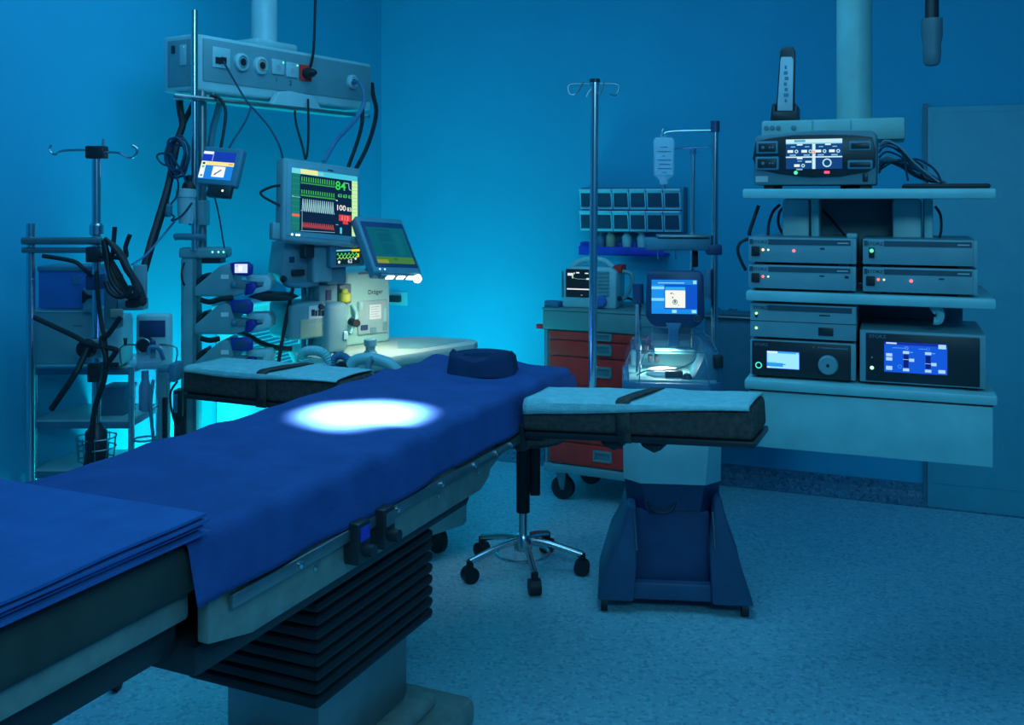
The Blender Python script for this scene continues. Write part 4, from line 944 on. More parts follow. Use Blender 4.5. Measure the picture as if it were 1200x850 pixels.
for x, y in ((.07, .04), (.10, .34), (CW-.08, .04), (CW-.08, .34)):
    c = G().cyl((x, y-.014, .058), (x, y+.014, .058), .058, n=24).cyl((x, y-.016, .058), (x, y+.016, .058), .03, n=14).build('castor', 'black_rubber', cart)
    G().prism([(x-.035, zb), (x+.025, zb), (x+.014, .05), (x-.006, .05)], y-.022, y-.016, 'y').prism([(x-.035, zb), (x+.025, zb), (x+.014, .05), (x-.006, .05)], y+.016, y+.022, 'y').box(x-.025, x+.025, y-.03, y+.03, zb-.012, zb).build('castor_fork', 'steel_dull', c)
a = F.f(629, 382); b = F.f(640, 382); G().box(a.x, b.x, -.01, .012, a.z-.012, a.z+.010, .004).build('side_catch', 'red_drawer', cart)
G().box(-.014, -.008, .0, .02, zr, zt0, .002).build('locking_bar', 'navy_plastic', cart)
CZT = zt1; CM = F.M

# defibrillator on the cart
dl = F.z(658, 361, zt1); DM = F.M @ Matrix.Translation((dl.x, dl.y+.02, zt1)) @ Matrix.Rotation(math.radians(8), 4, 'Z')
de, F = thing('defibrillator', 'pale defibrillator with dark screen and carry handle on the red cart', 'defibrillator', DM)
x1 = F.f(722, 335).x; z1 = F.f(690, 313).z; f = lambda a, b: (F.f(a, b).x, F.f(a, b).z)
G().prism([(-.004, 0), (x1, 0), (x1+.004, z1*.9), (x1-.03, z1), (.03, z1), (.004, z1*.92)], 0, .2, 'y', b=.012).build('body', 'white_plastic', de)
G().tube([f(666, 316)[:1]+(.04,)+f(666, 316)[1:], f(676, 307)[:1]+(.04,)+f(676, 307)[1:], f(690, 304.5)[:1]+(.04,)+f(690, 304.5)[1:], f(706, 306)[:1]+(.04,)+f(706, 306)[1:], f(716, 314)[:1]+(.04,)+f(716, 314)[1:]], .014, 10, 4).build('handle', 'white_plastic', de)
x0, xx1, z0, zz1 = F.rect(663, 315.5, 692, 348.5, -.002); G().box(x0, xx1, -.004, .002, z0, zz1, .002).build('screen_frame', 'dark_plastic', de)
screen(de, x0+.004, xx1-.004, z0+.004, zz1-.004, -.0046, (12, 32, 48), [('r', .05, .12, .30, .22, Wh), ('r', .42, .08, .56, .13, Wh), ('r', .32, .10, .36, .16, Wh), ('r', .8, .1, .95, .14, Wh), ('r', .24, .2, .30, .32, (170, 230, 190)),
    ('l', [(.3, .30), (.5, .34), (.95, .34)], .016, (110, 170, 160)), ('r', .86, .30, .98, .36, Wh), ('r', .02, .70, .98, .745, (240, 250, 250)), ('r', .62, .93, .7, .96, (120, 150, 160))], 1.0)
for k in range(7):
    x0, xx1, z0, zz1 = F.rect(698 if k % 2 else 700, 318+4.3*k, 714, 321.3+4.3*k, -.002); G().box(x0, xx1, -.006, .002, z0, zz1, .002).build('key', 'grey_plastic', de)
c = F.f(704.5, 353.5, -.0); G().lathe([(.030, 0), (.029, .02), (.022, .026), (0, .027)], (c.x, 0, c.z), 20, 'y').build('selector_knob', mat('knob_blue', (.05, .16, .5), .4), de)
c = F.f(659.5, 332); G().box(c.x-.006, c.x+.004, -.004, .004, c.z-.07, c.z+.06, .003).build('side_grip', 'mid_grey', de)
G().box(x1-.02, x1+.02, .03, .15, z1*.86, z1+.008, .006).build('paddle', 'red_drawer', de)
G().tube([(x1+.0, .06, z1*.9), (x1+.06, .06, z1*.84), (x1+.065, .06, z1*.6), (x1+.03, .06, z1*.25), (x1+.0, .06, .05)], .010, 8, 4).build('side_strap', 'grey_plastic', de)
G().lathe([(.012, 0), (.011, .01), (0, .011)], (x1+.012, .03, .05), 14, 'y').build('connector', 'dark_plastic', de)
cable('defibrillator_lead', 'thin dark lead lying beside the defibrillator on the cart top', 'cable', [(728, 351, 4.95), (738, 350, 4.9), (745, 356, 4.88), (752, 360, 4.88)], .006, 'black_rubber')

# ------------------------------------------------------------------ tilt bins on the wall
o, F = thing('tilt_bin_rack', 'wall rack of twelve clear-fronted tilt bins above the defibrillator', 'bin rack', WM)
y0 = -.16
f = lambda a, b: F.f(a, b, y0)
xl, xr = f(678.5, 245).x, f(797.5, 245).x; zt_, zb_ = f(740, 220.5).z, f(740, 272).z
G().box(xl-.004, xr+.004, y0+.055, 0, zb_-.004, zt_+.004, .003).build('back_frame', 'blue_grey', o)
bw = (xr-xl)/6; bh = (zt_-zb_)/2
first = None
for r in range(2):
    for c in range(6):
        bx, bz = xl+c*bw, zb_+r*bh
        if first is None:
            g = G(); e = .006
            g.prism([(y0+.06, .003), (y0+.02, .003), (y0-.0, bh-.022), (y0-.012, bh-.010), (y0-.0, bh-.004), (y0+.06, bh-.004)], .003, .003+e, 'x')
            g.prism([(y0+.06, .003), (y0+.02, .003), (y0-.0, bh-.022), (y0-.012, bh-.010), (y0-.0, bh-.004), (y0+.06, bh-.004)], bw-.003-e, bw-.003, 'x')
            def slab(za, zc, ex=0):   # front strip between two heights following the slope
                ya = y0+.02-(za/(bh-.022))*.02; yc = y0+.02-(zc/(bh-.022))*.02
                g.prism([(ya, za), (yc, zc), (yc+.006, zc), (ya+.006, za)], .003, bw-.003, 'x')
            slab(.003, .016); slab(bh-.026, bh-.018)
            g.prism([(y0-.0, bh-.024), (y0-.014, bh-.012), (y0-.012, bh-.006), (y0+.004, bh-.012)], .003, bw-.003, 'x')
            g.box(.003, bw-.003, y0+.0, y0+.06, bh-.008, bh-.004).box(.003, bw-.003, y0+.02, y0+.06, .003, .008)
            b0 = g.build('bin', mat('bin_plastic', (.36, .74, .88), .4, var=.04), o); first = b0
            gg = G().prism([(y0+.008, .016), (y0+.002, bh-.026), (y0+.004, bh-.026), (y0+.010, .016)], .009, bw-.009, 'x'); w0 = gg.build('window', 'window_plastic', b0)
            b0.location = (bx, 0, bz)
        else:
            b = first.copy(); COL.objects.link(b); b.parent = o; b.location = (bx, 0, bz)
            w2 = w0.copy(); COL.objects.link(w2); w2.parent = b
# blue rail shelf with bottles
rl, F = thing('wall_shelf', 'royal blue rail shelf fixed to the wall under the tilt bins', 'shelf', WM)
y0 = -.14; a = F.rect(678, 289.5, 778, 300, y0)
G().box(a[0], a[1], y0, 0, a[2], a[2]+.012, .003).box(a[0], a[1], y0, y0+.006, a[2], a[3], .002).build('tray', 'royal_blue', rl)
SHZ = a[2]+.012
def bottle(px, w_, h, m, capm, label, cap=.4):
    c = F.f(px, 294, -.08); M = WM @ Matrix.Translation((c.x, -.08, SHZ))
    o, _ = thing('bottle', label, 'bottle', M, 'bottles on the blue rail shelf')
    G().lathe([(w_*.95, 0), (w_, .006), (w_, h*.72), (w_*.5, h*.86), (w_*.45, h*.9)], (0, 0, 0), 18).build('bottle_body', m, o)
    G().lathe([(w_*cap, h*.88), (w_*cap, h*1.02), (0, h*1.03)], (0, 0, 0), 14).build('cap', capm, o)
bottle(704, .022, .11, 'hose_blue', 'tan', 'pale bottle with tan cap left on the blue rail shelf')
bottle(715.5, .025, .125, 'tan', 'yellow_green', 'tan bottle with yellow-green cap on the blue rail shelf')
bottle(734.5, .026, .12, 'white_plastic', 'hose_blue', 'white bottle with blue cap mid blue rail shelf', .5)
bottle(752, .025, .12, 'white_plastic', 'white_plastic', 'white wide-capped bottle at the right of the blue rail shelf', .8)
def sbox(px0, px1, py0, m, label):
    a = F.rect(px0, py0, px1, 300, -.11); o = G().box(a[0], a[1], -.11, -.03, SHZ, a[3], .005).build('box_case', m)
    o.matrix_world = WM; o.name = 'carton'; tag(o, label, 'carton', 'cartons on the blue rail shelf')
sbox(679.5, 699, 284, 'royal_blue', 'royal blue carton at the left end of the blue rail shelf')
sbox(721.5, 728, 285, 'deep_blue', 'dark blue carton between the tan and white bottles')
sbox(741.5, 745, 284, 'royal_blue', 'thin blue carton between the two white bottles')

# ------------------------------------------------------------------ rolling stool behind the arm board
st, F = thing('rolling_stool', 'rolling stool with black lift column and chrome star base under the arm board', 'stool', yawM((P(613, 640, 3.92).x, 3.92, 0), 0))
zc = F.f(613, 600).z; zt = F.f(613, 518).z
G().cyl((0, 0, .13), (0, 0, zc+.02), .017, n=18).build('piston', 'chrome', st)
G().cyl((0, 0, zc), (0, 0, zt+.02), .027, .028, n=20).build('lift_cover', 'black_rubber', st)
a = F.rect(621, 510, 633, 580, .02); G().box(a[0], a[1], .0, .05, a[2], a[3], .006).build('lift_lever', 'black_rubber', st)
G().lathe([(0, zt), (.06, zt), (.17, zt+.015), (.185, zt+.03), (.18, zt+.075), (.15, zt+.09), (0, zt+.095)], (0, 0, 0), 32).build('seat', 'black_fabric', st)
G().lathe([(.022, .085), (.036, .09), (.036, .13), (.026, .15), (.0, .15)], (0, 0, 0), 20).build('hub', 'chrome', st)
for k in range(5):
    a = math.radians(-80+72*k); c, s = math.cos(a), math.sin(a); r = .235
    G().tube([(.02*c, .02*s, .128), (.1*c, .1*s, .118), (r*c, r*s, .080)], .0135, 10, 3).build('leg', 'chrome', st)
    cs = G().cyl((r*c-.022*s, r*s+.022*c, .031), (r*c+.022*s, r*s-.022*c, .031), .031, n=18).build('castor', 'black_rubber', st)
    G().cyl((r*c, r*s, .05), (r*c, r*s, .085), .014).build('castor_stem', 'black_rubber', cs)
G().ring((-.0, 0, .075), .105, .007, 'z', 30, 8).build('foot_ring', 'chrome', st)

# ------------------------------------------------------------------ autotransfusion machine
CS, F = thing('blood_recovery_machine', 'tall grey and navy blood recovery machine with touchscreen behind the arm board', 'medical machine', yawM((P(788, 600, 3.55).x, 3.55, 0), -6))
f = lambda a, b, y=0: (F.f(a, b, y).x, F.f(a, b, y).z)
def loft(rings, cap=True):   # rings: list of (z, [(x, y)...])
    g = G(); n = len(rings[0][1]); V = []
    for z, pts in rings: V += [(x, y, z) for x, y in pts]
    Fc = [(j*n+i, j*n+(i+1) % n, (j+1)*n+(i+1) % n, (j+1)*n+i) for j in range(len(rings)-1) for i in range(n)]
    if cap: Fc += [tuple(range(n))[::-1], tuple((len(rings)-1)*n+i for i in range(n))]
    return g.add(V, Fc, True)
def oct_(x0, x1, y0, y1, c): return [(x0+c, y0), (x1-c, y0), (x1, y0+c), (x1, y1-c*.5), (x1-c*.5, y1), (x0+c*.5, y1), (x0, y1-c*.5), (x0, y0+c)]
zA = F.f(790, 520).z; zB = F.f(790, 566).z; zC = F.f(790, 592).z; ZT0 = F.f(790, 452).z
xL, xR = f(731, 540)[0], f(846, 540)[0]
# mid body, grey over a chamfered navy band
loft([(zB, oct_(xL, xR, -.02, .34, .06)), (zA, oct_(xL, xR, -.03, .34, .05)), (ZT0-.06, oct_(xL-.004, xR+.004, -.04, .34, .05))]).build('mid_body', mat('recovery_grey', (.46, .76, .74), .45, var=.05), CS)
loft([(zC-.02, oct_(xL+.012, xR-.008, -.005, .34, .07)), (zB, oct_(xL+.004, xR-.004, -.018, .34, .06))]).build('lower_band', 'navy_plastic', CS)
# flared base legs and front panel
x0, x1 = f(744, 620)[0], f(832, 620)[0]
G().prism([(x0, .10), (x1, .10), (x1, zC-.02), (x0, zC-.02)], .0, .28, 'y', b=.01).build('lower_cabinet', 'navy_plastic', CS)
a = F.rect(760, 590, 790, 603, -.02); G().tube([(a[0]-.004, -.004, a[3]), (a[0]+.012, -.024, a[2]+.016), ((a[0]+a[1])/2, -.03, a[2]+.01), (a[1]-.010, -.024, a[2]+.016), (a[1]+.006, -.004, a[3])], .005, 8, 5).build('pull_handle', 'dark_plastic', CS)
legm = mat('leg_navy', (.03, .09, .18), .38, var=.1)
G().prism([f(736, 588), f(745, 588), f(746, 656), (x0-.004, .045), (x0-.135, .045), (x0-.13, .08), f(716, 640), f(726, 622)], -.05, .30, 'y', b=.008).build('base_leg', legm, CS)
G().prism([f(836, 582), f(844, 580), f(852, 618), f(861, 634), f(866, 656), (x1+.14, .08), (x1+.15, .045), (x1+.004, .045), f(830, 640)], -.05, .30, 'y', b=.008).build('base_leg', legm, CS)
G().box(x0-.02, x1+.02, -.03, .30, .045, .11, .012).build('foot_bar', legm, CS)
for x in (x0-.11, x1+.12):
    for y in (-.02, .26):
        G().cyl((x-.012, y, .03), (x+.012, y, .03), .030, n=16).build('castor', 'black_rubber', CS)
for px in (744, 836): c = F.f(px, 622, -.052); G().tube([F.f(px-1, 600, -.054), F.f(px+1, 622, -.056), F.f(px+2, 645, -.054)], .004, 6, 4).build('edge_trim', 'steel_dull', CS)
# top well with a clear cover
loft([(ZT0-.06, oct_(xL-.004, xR+.004, -.04, .34, .05)), (ZT0, oct_(xL-.004, xR+.006, -.05, .34, .05)), (ZT0+.015, oct_(xL, xR+.004, -.045, .34, .05))]).build('well_rim', 'hose_blue', CS)
zd = F.f(790, 391, .12).z
G().box(xL+.02, xR-.02, -.02, .30, ZT0+.012, ZT0+.022).build('well_floor', 'panel_green', CS)
G().box(xL+.03, xR-.02, .29, .335, ZT0, F.f(790, 412, .29).z, .01).build('back_housing', 'recovery_grey', CS)
G().prism([(xR-.01, ZT0), (xR-.01, zd-.06), (xR-.05, zd-.04), (xR-.105, ZT0+.02), (xR-.105, ZT0)], .0, .26, 'y', b=.006).build('side_housing', 'blue_grey', CS)
c = F.f(842, 423, -.0); G().box(c.x-.02, c.x+.014, -.03, .02, c.z-.022, c.z+.022, .004).build('latch', 'dark_plastic', CS)
c = F.f(782, 448, .08)
G().lathe([(.062, 0), (.066, .01), (.060, .02), (.04, .024), (0, .024)], (c.x-.01, .1, ZT0+.02), 28).build('centrifuge', mat('bowl_white', (.80, .84, .80), .4), CS)
a = F.rect(779, 434, 800, 443, .05); G().box(a[0], a[1], .03, .08, a[2], a[3], .005).build('pump_head', 'dark_plastic', CS)
c = F.f(805, 444, .03); G().lathe([(.02, 0), (.022, .012), (.012, .03), (0, .034)], (c.x, .02, c.z-.01), 16).build('roller_pump', 'dark_plastic', CS)
for px in (762, 770): a = F.rect(px-2.6, 417, px+2.6, 424.5, .2); G().box(a[0], a[1], .19, .24, a[2], a[3], .003).build('valve', 'dark_plastic', CS)
a = F.rect(767, 409, 814, 414.5, .18); G().box(a[0], a[1], .17, .24, a[2], a[3], .004).build('pale_tray', 'hose_pale', CS)
a = F.rect(749, 402, 760, 414, .18); G().box(a[0], a[1], .16, .22, a[2], a[3], .004).build('sensor_block', 'dark_plastic', CS)
a = F.rect(783, 402, 790, 405.5, .18); G().box(a[0], a[1], .22, .238, a[2], a[3], .002).build('sensor_eye', 'dark_plastic', CS)
G().tube([F.f(746, 440, .05), F.f(758, 434.5, .05), F.f(778, 434, .05), F.f(795, 432, .05), F.f(812, 424, .08), F.f(815, 415, .12)], .003, 6, 5).build('blood_line', 'blue_grey', CS)
dm = [(ZT0+.012, oct_(xL+.004, xR, -.05, .30, .05)), (ZT0+.08, oct_(xL+.008, xR-.004, -.045, .30, .05)), (zd-.05, oct_(xL+.03, xR-.012, .00, .30, .05)), (zd-.012, oct_(xL+.045, xR-.03, .06, .30, .04)), (zd, oct_(xL+.06, xR-.05, .10, .29, .04))]
cv = loft(dm).build('clear_cover', 'dome_plastic', CS)
for (z_, pts), k_ in ((dm[-1], 0), (dm[2], 1)):
    G().tube([(x, y, z_) for x, y in pts], .0022, 6, 1, True).build('cover_edge', 'hose_blue', cv)
for i_ in (0, 1, 2, 7): G().tube([(pts[i_][0], pts[i_][1], z_) for z_, pts in dm], .0020, 6, 1).build('cover_edge', 'hose_blue', cv)
led_p = P(780, 432, 3.66)
area('well_lamp', (led_p.x, led_p.y+.02, ZT0+.115), (led_p.x-.01, led_p.y+.02, ZT0), .08, .8, (.85, 1, .9))
# touchscreen head
a = F.rect(757, 318, 826, 384, .06); hx0, hx1, hz0, hz1 = a
H_ = hz1-hz0
G().prism([(hx0, hz0+H_*.18), (hx0+.02, hz0+.01), (hx0+.04, hz0), (hx1-.04, hz0), (hx1-.02, hz0+.01), (hx1, hz0+H_*.18), (hx1-.004, hz1-.015), (hx1-.016, hz1), (hx0+.016, hz1), (hx0+.004, hz1-.015)], .06, .11, 'y', b=.006).build('screen_head', 'navy_plastic', CS)
a = F.rect(763.5, 328, 817, 368, .058)
LB, DB = (40, 150, 235), (15, 85, 200)
screen(CS, a[0], a[1], a[2], a[3], .0575, DB, [('r', 0, 0, 1, .14, (25, 130, 225)), ('r', 0, .14, .28, 1, (30, 145, 235)), ('r', 0, .86, 1, 1, (25, 140, 235)), ('r', 0, .2, .28, .28, (130, 215, 250)), ('r', 0, .54, .28, .62, (130, 215, 250)),
    ('r', .30, .21, .74, .30, (40, 170, 235)), ('r', .30, .31, .74, .82, (240, 246, 235)), ('r', .14, .08, .72, .105, (150, 215, 250)), ('r', .91, .02, .985, .12, (150, 220, 245)), ('r', .45, .88, .55, .97, (150, 225, 245)), ('r', .88, .88, .98, .97, (150, 225, 245)),
    ('ring', .515, .65, .075, .018, (70, 95, 110)), ('r', .49, .6, .54, .68, (110, 130, 140)), ('o', .465, .52, .02, (60, 60, 60)), ('o', .43, .40, .025, (120, 130, 130)), ('l', [(.44, .37), (.5, .43)], .012, (110, 120, 120)), ('o', .59, .745, .015, (90, 90, 90))], 1.05)
c = F.f(817.5, 373.5, .058); G().ring((c.x, .058, c.z), .0115, .0012, 'y', 24, 6).build('logo_ring', 'steel_dull', CS)
V, Fc = text_geo('Y'); G().add([(c.x+x*.016, .0585, c.z-.0055+y*.016) for x, y in V], Fc).build('logo', 'steel_dull', CS)
a = F.rect(780, 379, 799, 400, .05); G().prism([(a[0], a[3]), (a[1], a[3]), (a[1]-.012, a[3]-.03), (a[1]-.008, a[2]-.02), (a[0]+.008, a[2]-.02), (a[0]+.012, a[3]-.03)], .05, .09, 'y', b=.003).build('screen_neck', 'hose_blue', CS)
G().box(hx0+.03, hx1-.03, .305, .335, ZT0+.06, hz0+.06, .008).build('rear_housing', 'blue_grey', CS)
G().box(hx0+.06, hx1-.06, .10, .32, hz0+.05, hz0+.10, .008).build('head_arm', 'navy_plastic', CS)
# poles, handle and shelf arm
for px, ptop, y, r in ((838, 150, .20, .0135), (812, 180, .30, .009)):
    p = F.f(px, ptop, y); q = F.f(px-1.2, 390, y)
    G().cyl((q.x, y, ZT0-.02), (p.x, y, p.z), r).build('pole', 'chrome', CS)
p = F.f(838, 142, .2); G().cyl((p.x, .2, p.z-.042), (p.x, .2, p.z+.0), .017, n=20).build('pole_cap', 'navy_plastic', CS)
p = F.f(812, 176, .3); G().cyl((p.x, .3, p.z-.016), (p.x, .3, p.z+.006), .012, n=16).build('pole_cap', 'hose_blue', CS)
G().tube([F.f(838, 153, .2), F.f(800, 153.5, .2), F.f(782, 155, .2), F.f(778, 157, .2), F.f(776, 154, .2), F.f(777, 151, .2)], .004, 8, 3).build('bag_hook', 'chrome', CS)
G().tube([F.f(838, 171, .2), F.f(812, 173, .24), F.f(790, 174, .26)], .003, 6, 2).build('bag_hook', 'chrome', CS)
p = F.f(747.5, 333, .12); q = F.f(748, 356, .12); s = F.f(748.5, 400, .12)
G().cyl((p.x, .12, p.z), (q.x, .12, q.z), .021, n=18).build('handle_grip', 'navy_plastic', CS)
G().cyl((q.x, .12, q.z), (s.x, .12, ZT0), .011).build('handle_post', 'chrome', CS)
a = F.rect(756, 279, 832, 293, .21); G().box(a[0], a[1], .18, .30, a[2], a[3], .006).build('shelf_arm', 'blue_grey', CS)
a = F.rect(770, 277.5, 832, 280, .19); G().box(a[0], a[1], .175, .30, a[3]-.004, a[3]+.006, .003).build('shelf_rim', 'steel_dull', CS)
a = F.rect(828, 287, 846, 299, .19); G().box(a[0], a[1], .18, .235, a[2], a[3], .006).build('shelf_clamp', 'navy_plastic', CS)
for px in (771, 791): G().tube([F.f(px, 293, .22), F.f(px, 302, .22), F.f(px+1.5, 304, .22)], .003, 6, 2).build('shelf_hook', 'chrome', CS)
a = F.rect(826, 316, 833, 352, .18); G().box(a[0], a[1], .17, .21, a[2], a[3], .006).build('side_holder', 'hose_blue', CS)
a = F.rect(811, 294, 818, 313, .29); G().box(a[0], a[1], .28, .31, a[2], a[3], .004).build('pole_clamp', 'dark_plastic', CS)
BAGF = F

# infusion bag
p = F.f(777, 216, .2); o, B = thing('infusion_bag', 'clear infusion bag hanging from the pole hook above the tilt bins', 'infusion bag', F.M @ Matrix.Translation((p.x, .2, p.z)))
f = lambda a, b: (B.f(a, b).x, B.f(a, b).z)
G().prism([f(*q) for q in ((773, 217), (782, 217), (783, 211), (790, 206), (790.5, 165), (788, 161), (768, 161), (765.5, 165), (766, 206), (772, 211))], -.012, .012, 'y', b=.006).build('bag', 'bag_plastic', o)
G().prism([f(*q) for q in ((768, 205), (788, 205), (788, 164), (768, 164))], -.0135, -.0125, 'y').build('inner_panel', 'bag_plastic', o)
for k, (a, b, yy) in enumerate(((774, 782, 172), (776, 779, 182), (770, 786, 177), (771, 786, 187), (772, 785, 192), (771, 787, 197), (776, 781, 201.5))):
    r = B.rect(a, yy, b, yy+1.1, -.0136); G().box(r[0], r[1], -.0142, -.0136, r[2], r[3]).build('print_line', 'hose_blue', o)
c = B.f(777, 218); G().cyl((c.x, 0, c.z-.012), (c.x, 0, c.z+.006), .010).build('port', 'hose_blue', o)
c = B.f(777, 160); G().ring((c.x, 0, c.z+.004), .008, .002, 'y', 14, 6).build('hanger', 'bag_plastic', o)

# wall-hung cabinet behind the recovery machine
a = WF.rect(826, 371, 905, 470, -.25)
o, F = thing('wall_cabinet', 'dark blue wall-hung cabinet with metal top behind the recovery machine', 'cabinet', WM)
G().box(a[0], a[1], -.25, 0, .34, a[3]-.012, .006).build('body', 'blue_grey', o)
G().box(a[0]+.01, a[1]-.01, -.262, -.25, .36, a[3]-.04, .004).build('door', 'blue_grey', o)
G().box(a[0]-.01, a[1]+.01, -.27, 0, a[3]-.012, a[3], .004).build('top', 'steel_dull', o)
o2, _ = thing('instrument_tray', 'shallow steel tray lying on the wall-hung cabinet top', 'tray', WM @ Matrix.Translation(((a[0]+a[1])/2-.03, -.14, a[3])))
G().prism([(-.11, .03), (-.09, .002), (.09, .002), (.11, .03), (.106, .03), (.088, .005), (-.088, .005), (-.106, .03)], -.08, .08, 'y').build('dish', 'steel_dull', o2)
G().ring((0, -.082, .03), .02, .003, 'z', 12, 6).build('grip', 'steel_dull', o2)

# ------------------------------------------------------------------ equipment tower at the right
TWM = yawM((P(876, 345, 2.98).x, 2.98, 0), -21)
tw, F = thing('equipment_tower', 'ceiling-hung equipment tower of pale shelves at the right wall', 'equipment tower', TWM)
XR = F.f(1168, 350).x; TD = .46
z = {}
for nm, pa, pb, pl in (('upper', 221.5, 233, 870), ('middle', 341, 352.5, 874)):
    x0 = F.f(pl, pa).x; z1 = F.f(pl, pa).z; z0 = F.f(pl, pb).z; z[nm] = z1
    G().box(x0, XR, 0, TD, z0, z1, .006).build('shelf', 'hose_pale', tw)
x0 = F.f(876, 445, -.03).x; z1 = F.f(880, 445.5, -.03).z; z0 = F.f(880, 456.5, -.03).z; z['lower'] = z1
G().box(x0-.01, XR, -.03, TD, z0, z1, .006).build('counter', 'hose_pale', tw)
zd0 = F.f(882, 523.5, -.02).z
G().box(x0, XR-.01, -.02, TD-.02, zd0, z0-.006, .005).build('drawer', 'hose_pale', tw)
G().box(x0+.005, XR-.01, -.01, TD-.02, z0-.006, z0).build('drawer_gap', 'dark_plastic', tw)
for x in (F.f(938, 250, .22).x, F.f(1068, 250, .22).x):
    G().box(x-.055, x+.03, .20, .30, z['middle'], z['upper']-.03, .012).build('upright', 'white_plastic', tw)
    G().box(x+.035, x+.06, .18, .30, z['middle'], z['upper']-.03, .005).build('upright_rail', 'hose_pale', tw)
G().box(F.f(950, 250, .30).x, F.f(1058, 250, .30).x, .30, .42, z['middle']+.01, z['upper']-.03, .005).build('back_panel', 'mid_grey', tw)
G().box(.06, XR-.06, .40, .44, z['lower'], z['middle']-.04, .004).build('back_panel', 'mid_grey', tw)
zh0 = F.f(980, 166, .36).z; zh1 = F.f(980, 141, .36).z
xa = F.f(892, 150, .30).x; xb = F.f(1061, 150, .30).x
G().box(xa, xb, .30, .52, zh0, zh1, .008).build('head_box', 'panel_green', tw)
G().box(F.f(985, 150, .36).x, F.f(1018, 150, .36).x, .34, .44, z['upper'], zh0, .005).build('spine', 'panel_green', tw)
for px in (952, 997): x = F.f(px, 150, .30).x; G().box(x-.001, x+.001, .2985, .302, zh0+.004, zh1-.004).build('seam', 'mid_grey', tw)
for px in (898, 905, 912, 930): c = F.f(px, 150, .30); G().lathe([(.008, 0), (.007, .004), (0, .005)], (c.x, .30, c.z), 12, 'y').build('gas_port', 'mid_grey', tw)
c = F.f(1001, 100, .42); G().cyl((c.x, .42, zh1), (c.x, .42, 3.0), .056, n=32).build('ceiling_column', 'panel_green', tw)

def label_font(parent, t, px, py, y, h, m='print_grey'):
    c = F.f(px, py, y); lettering(parent, t, c.x, c.z, y, h, m, 'lettering', 1.15)
# electrosurgical unit on the top shelf
es, _ = thing('electrosurgical_unit', 'electrosurgical unit with lit touchscreen and round sockets on the top shelf', 'medical device', TWM @ Matrix.Translation((0, 0, 0)))
ye = .05
zb = z['upper']+.006
A = lambda a, b: (F.f(a, b, ye).x, F.f(a, b, ye).z)
G().prism([(A(883, 218)[0], zb+.006), (A(1027, 216)[0], zb+.006), A(1028, 158), A(1022, 153), A(955, 153), A(888, 159), A(883, 164)], ye, ye+.32, 'y', b=.006).build('case', 'mid_grey', es)
G().prism([A(882, 186), A(886, 166), A(902, 162), A(930, 158.5), A(970, 158), A(1000, 158.5), A(1022, 161), A(1026, 175), A(1026, 196), A(1018, 201), A(985, 207), A(950, 208), A(915, 204), A(888, 198.5)], ye-.008, ye+.004, 'y', b=.003).build('fascia', 'dark_plastic', es)
a = F.rect(921, 163, 987, 198, ye-.0095)
CW_, CB = (215, 245, 252), (20, 70, 130)
its = [('r', 0, 0, 1, .12, (200, 240, 250)), ('r', .15, .02, .35, .10, (90, 170, 200)), ('r', .47, .12, .53, 1, (180, 225, 240)), ('r', .485, .12, .515, 1, CW_), ('r', 0, .58, 1, .62, CW_), ('r', 0, .12, 1, .16, (140, 210, 230))]
for u, v in ((.03, .36), (.28, .36), (.53, .36), (.77, .36), (.15, .84)):
    its += [('r', u, v, u+.10, v+.09, (230, 250, 252)), ('ring', u+.16, v+.05, .06, .03, (190, 235, 245)), ('r', u+.04, v+.15, u+.15, v+.20, (120, 190, 220)), ('r', u+.06, v-.12, u+.14, v-.09, (130, 200, 225))]
its += [('r', .2, .16, .3, .21, CW_), ('r', .7, .16, .8, .21, CW_), ('r', .2, .62, .3, .67, CW_), ('ring', .735, .80, .145, .04, (190, 240, 250)), ('r', .35, .73, .46, .79, (200, 240, 250)), ('o', .49, .45, .06, (250, 140, 110)), ('o', .49, .45, .03, (255, 215, 190))]
screen(es, a[0], a[1], a[2], a[3], ye-.0095, CB, its, 1.0)
for (cx, cy, w_, h_) in ((899, 173, 13, 7.5), (899, 191.5, 14, 8)):
    r = F.rect(cx-w_, cy-h_, cx+w_, cy+h_, ye-.012); s = G().box(r[0], r[1], ye-.013, ye-.004, r[2], r[3], .012, 3).build('round_socket', 'blue_grey', es)
    G().box(r[0]+.006, r[1]-.006, ye-.0145, ye-.006, r[2]+.005, r[3]-.005, .010, 3).build('socket_recess', 'dark_plastic', s)
    for dx_ in (-5, 3, 6.5): c = F.f(cx+dx_, cy, ye-.015); G().lathe([(.005 if dx_ < 0 else .003, 0), (0, .001)], (c.x, ye-.0146, c.z), 10, 'y').build('pin_hole', 'mid_grey', s)
for (cx, cy, w_, h_) in ((1008, 171, 13.5, 6), (1008, 193, 15, 5.5)):
    r = F.rect(cx-w_, cy-h_, cx+w_, cy+h_, ye-.012); s = G().box(r[0], r[1], ye-.013, ye-.004, r[2], r[3], .006).build('flat_socket', 'blue_grey', es)
    G().box(r[0]+.006, r[1]-.006, ye-.0145, ye-.006, r[2]+.006, r[3]-.006, .003).build('socket_recess', 'dark_plastic', s)
c = F.f(932.5, 202.5, ye-.01); led(es, c.x, ye-.009, c.z, .006, (90, 230, 160), 1.2)
c = F.f(969, 202, ye-.01); G().box(c.x-.008, c.x+.008, ye-.012, ye-.008, c.z-.004, c.z+.004, .002).build('indicator_light', mat('led_pink', (.2, .05, .06), emit=(255, 80, 120, 1.2)), es)
r = F.rect(885.5, 206.5, 900, 213.5, ye-.002); G().box(r[0], r[1], ye-.003, ye+.002, r[2], r[3]).build('sticker', 'print_grey', es)
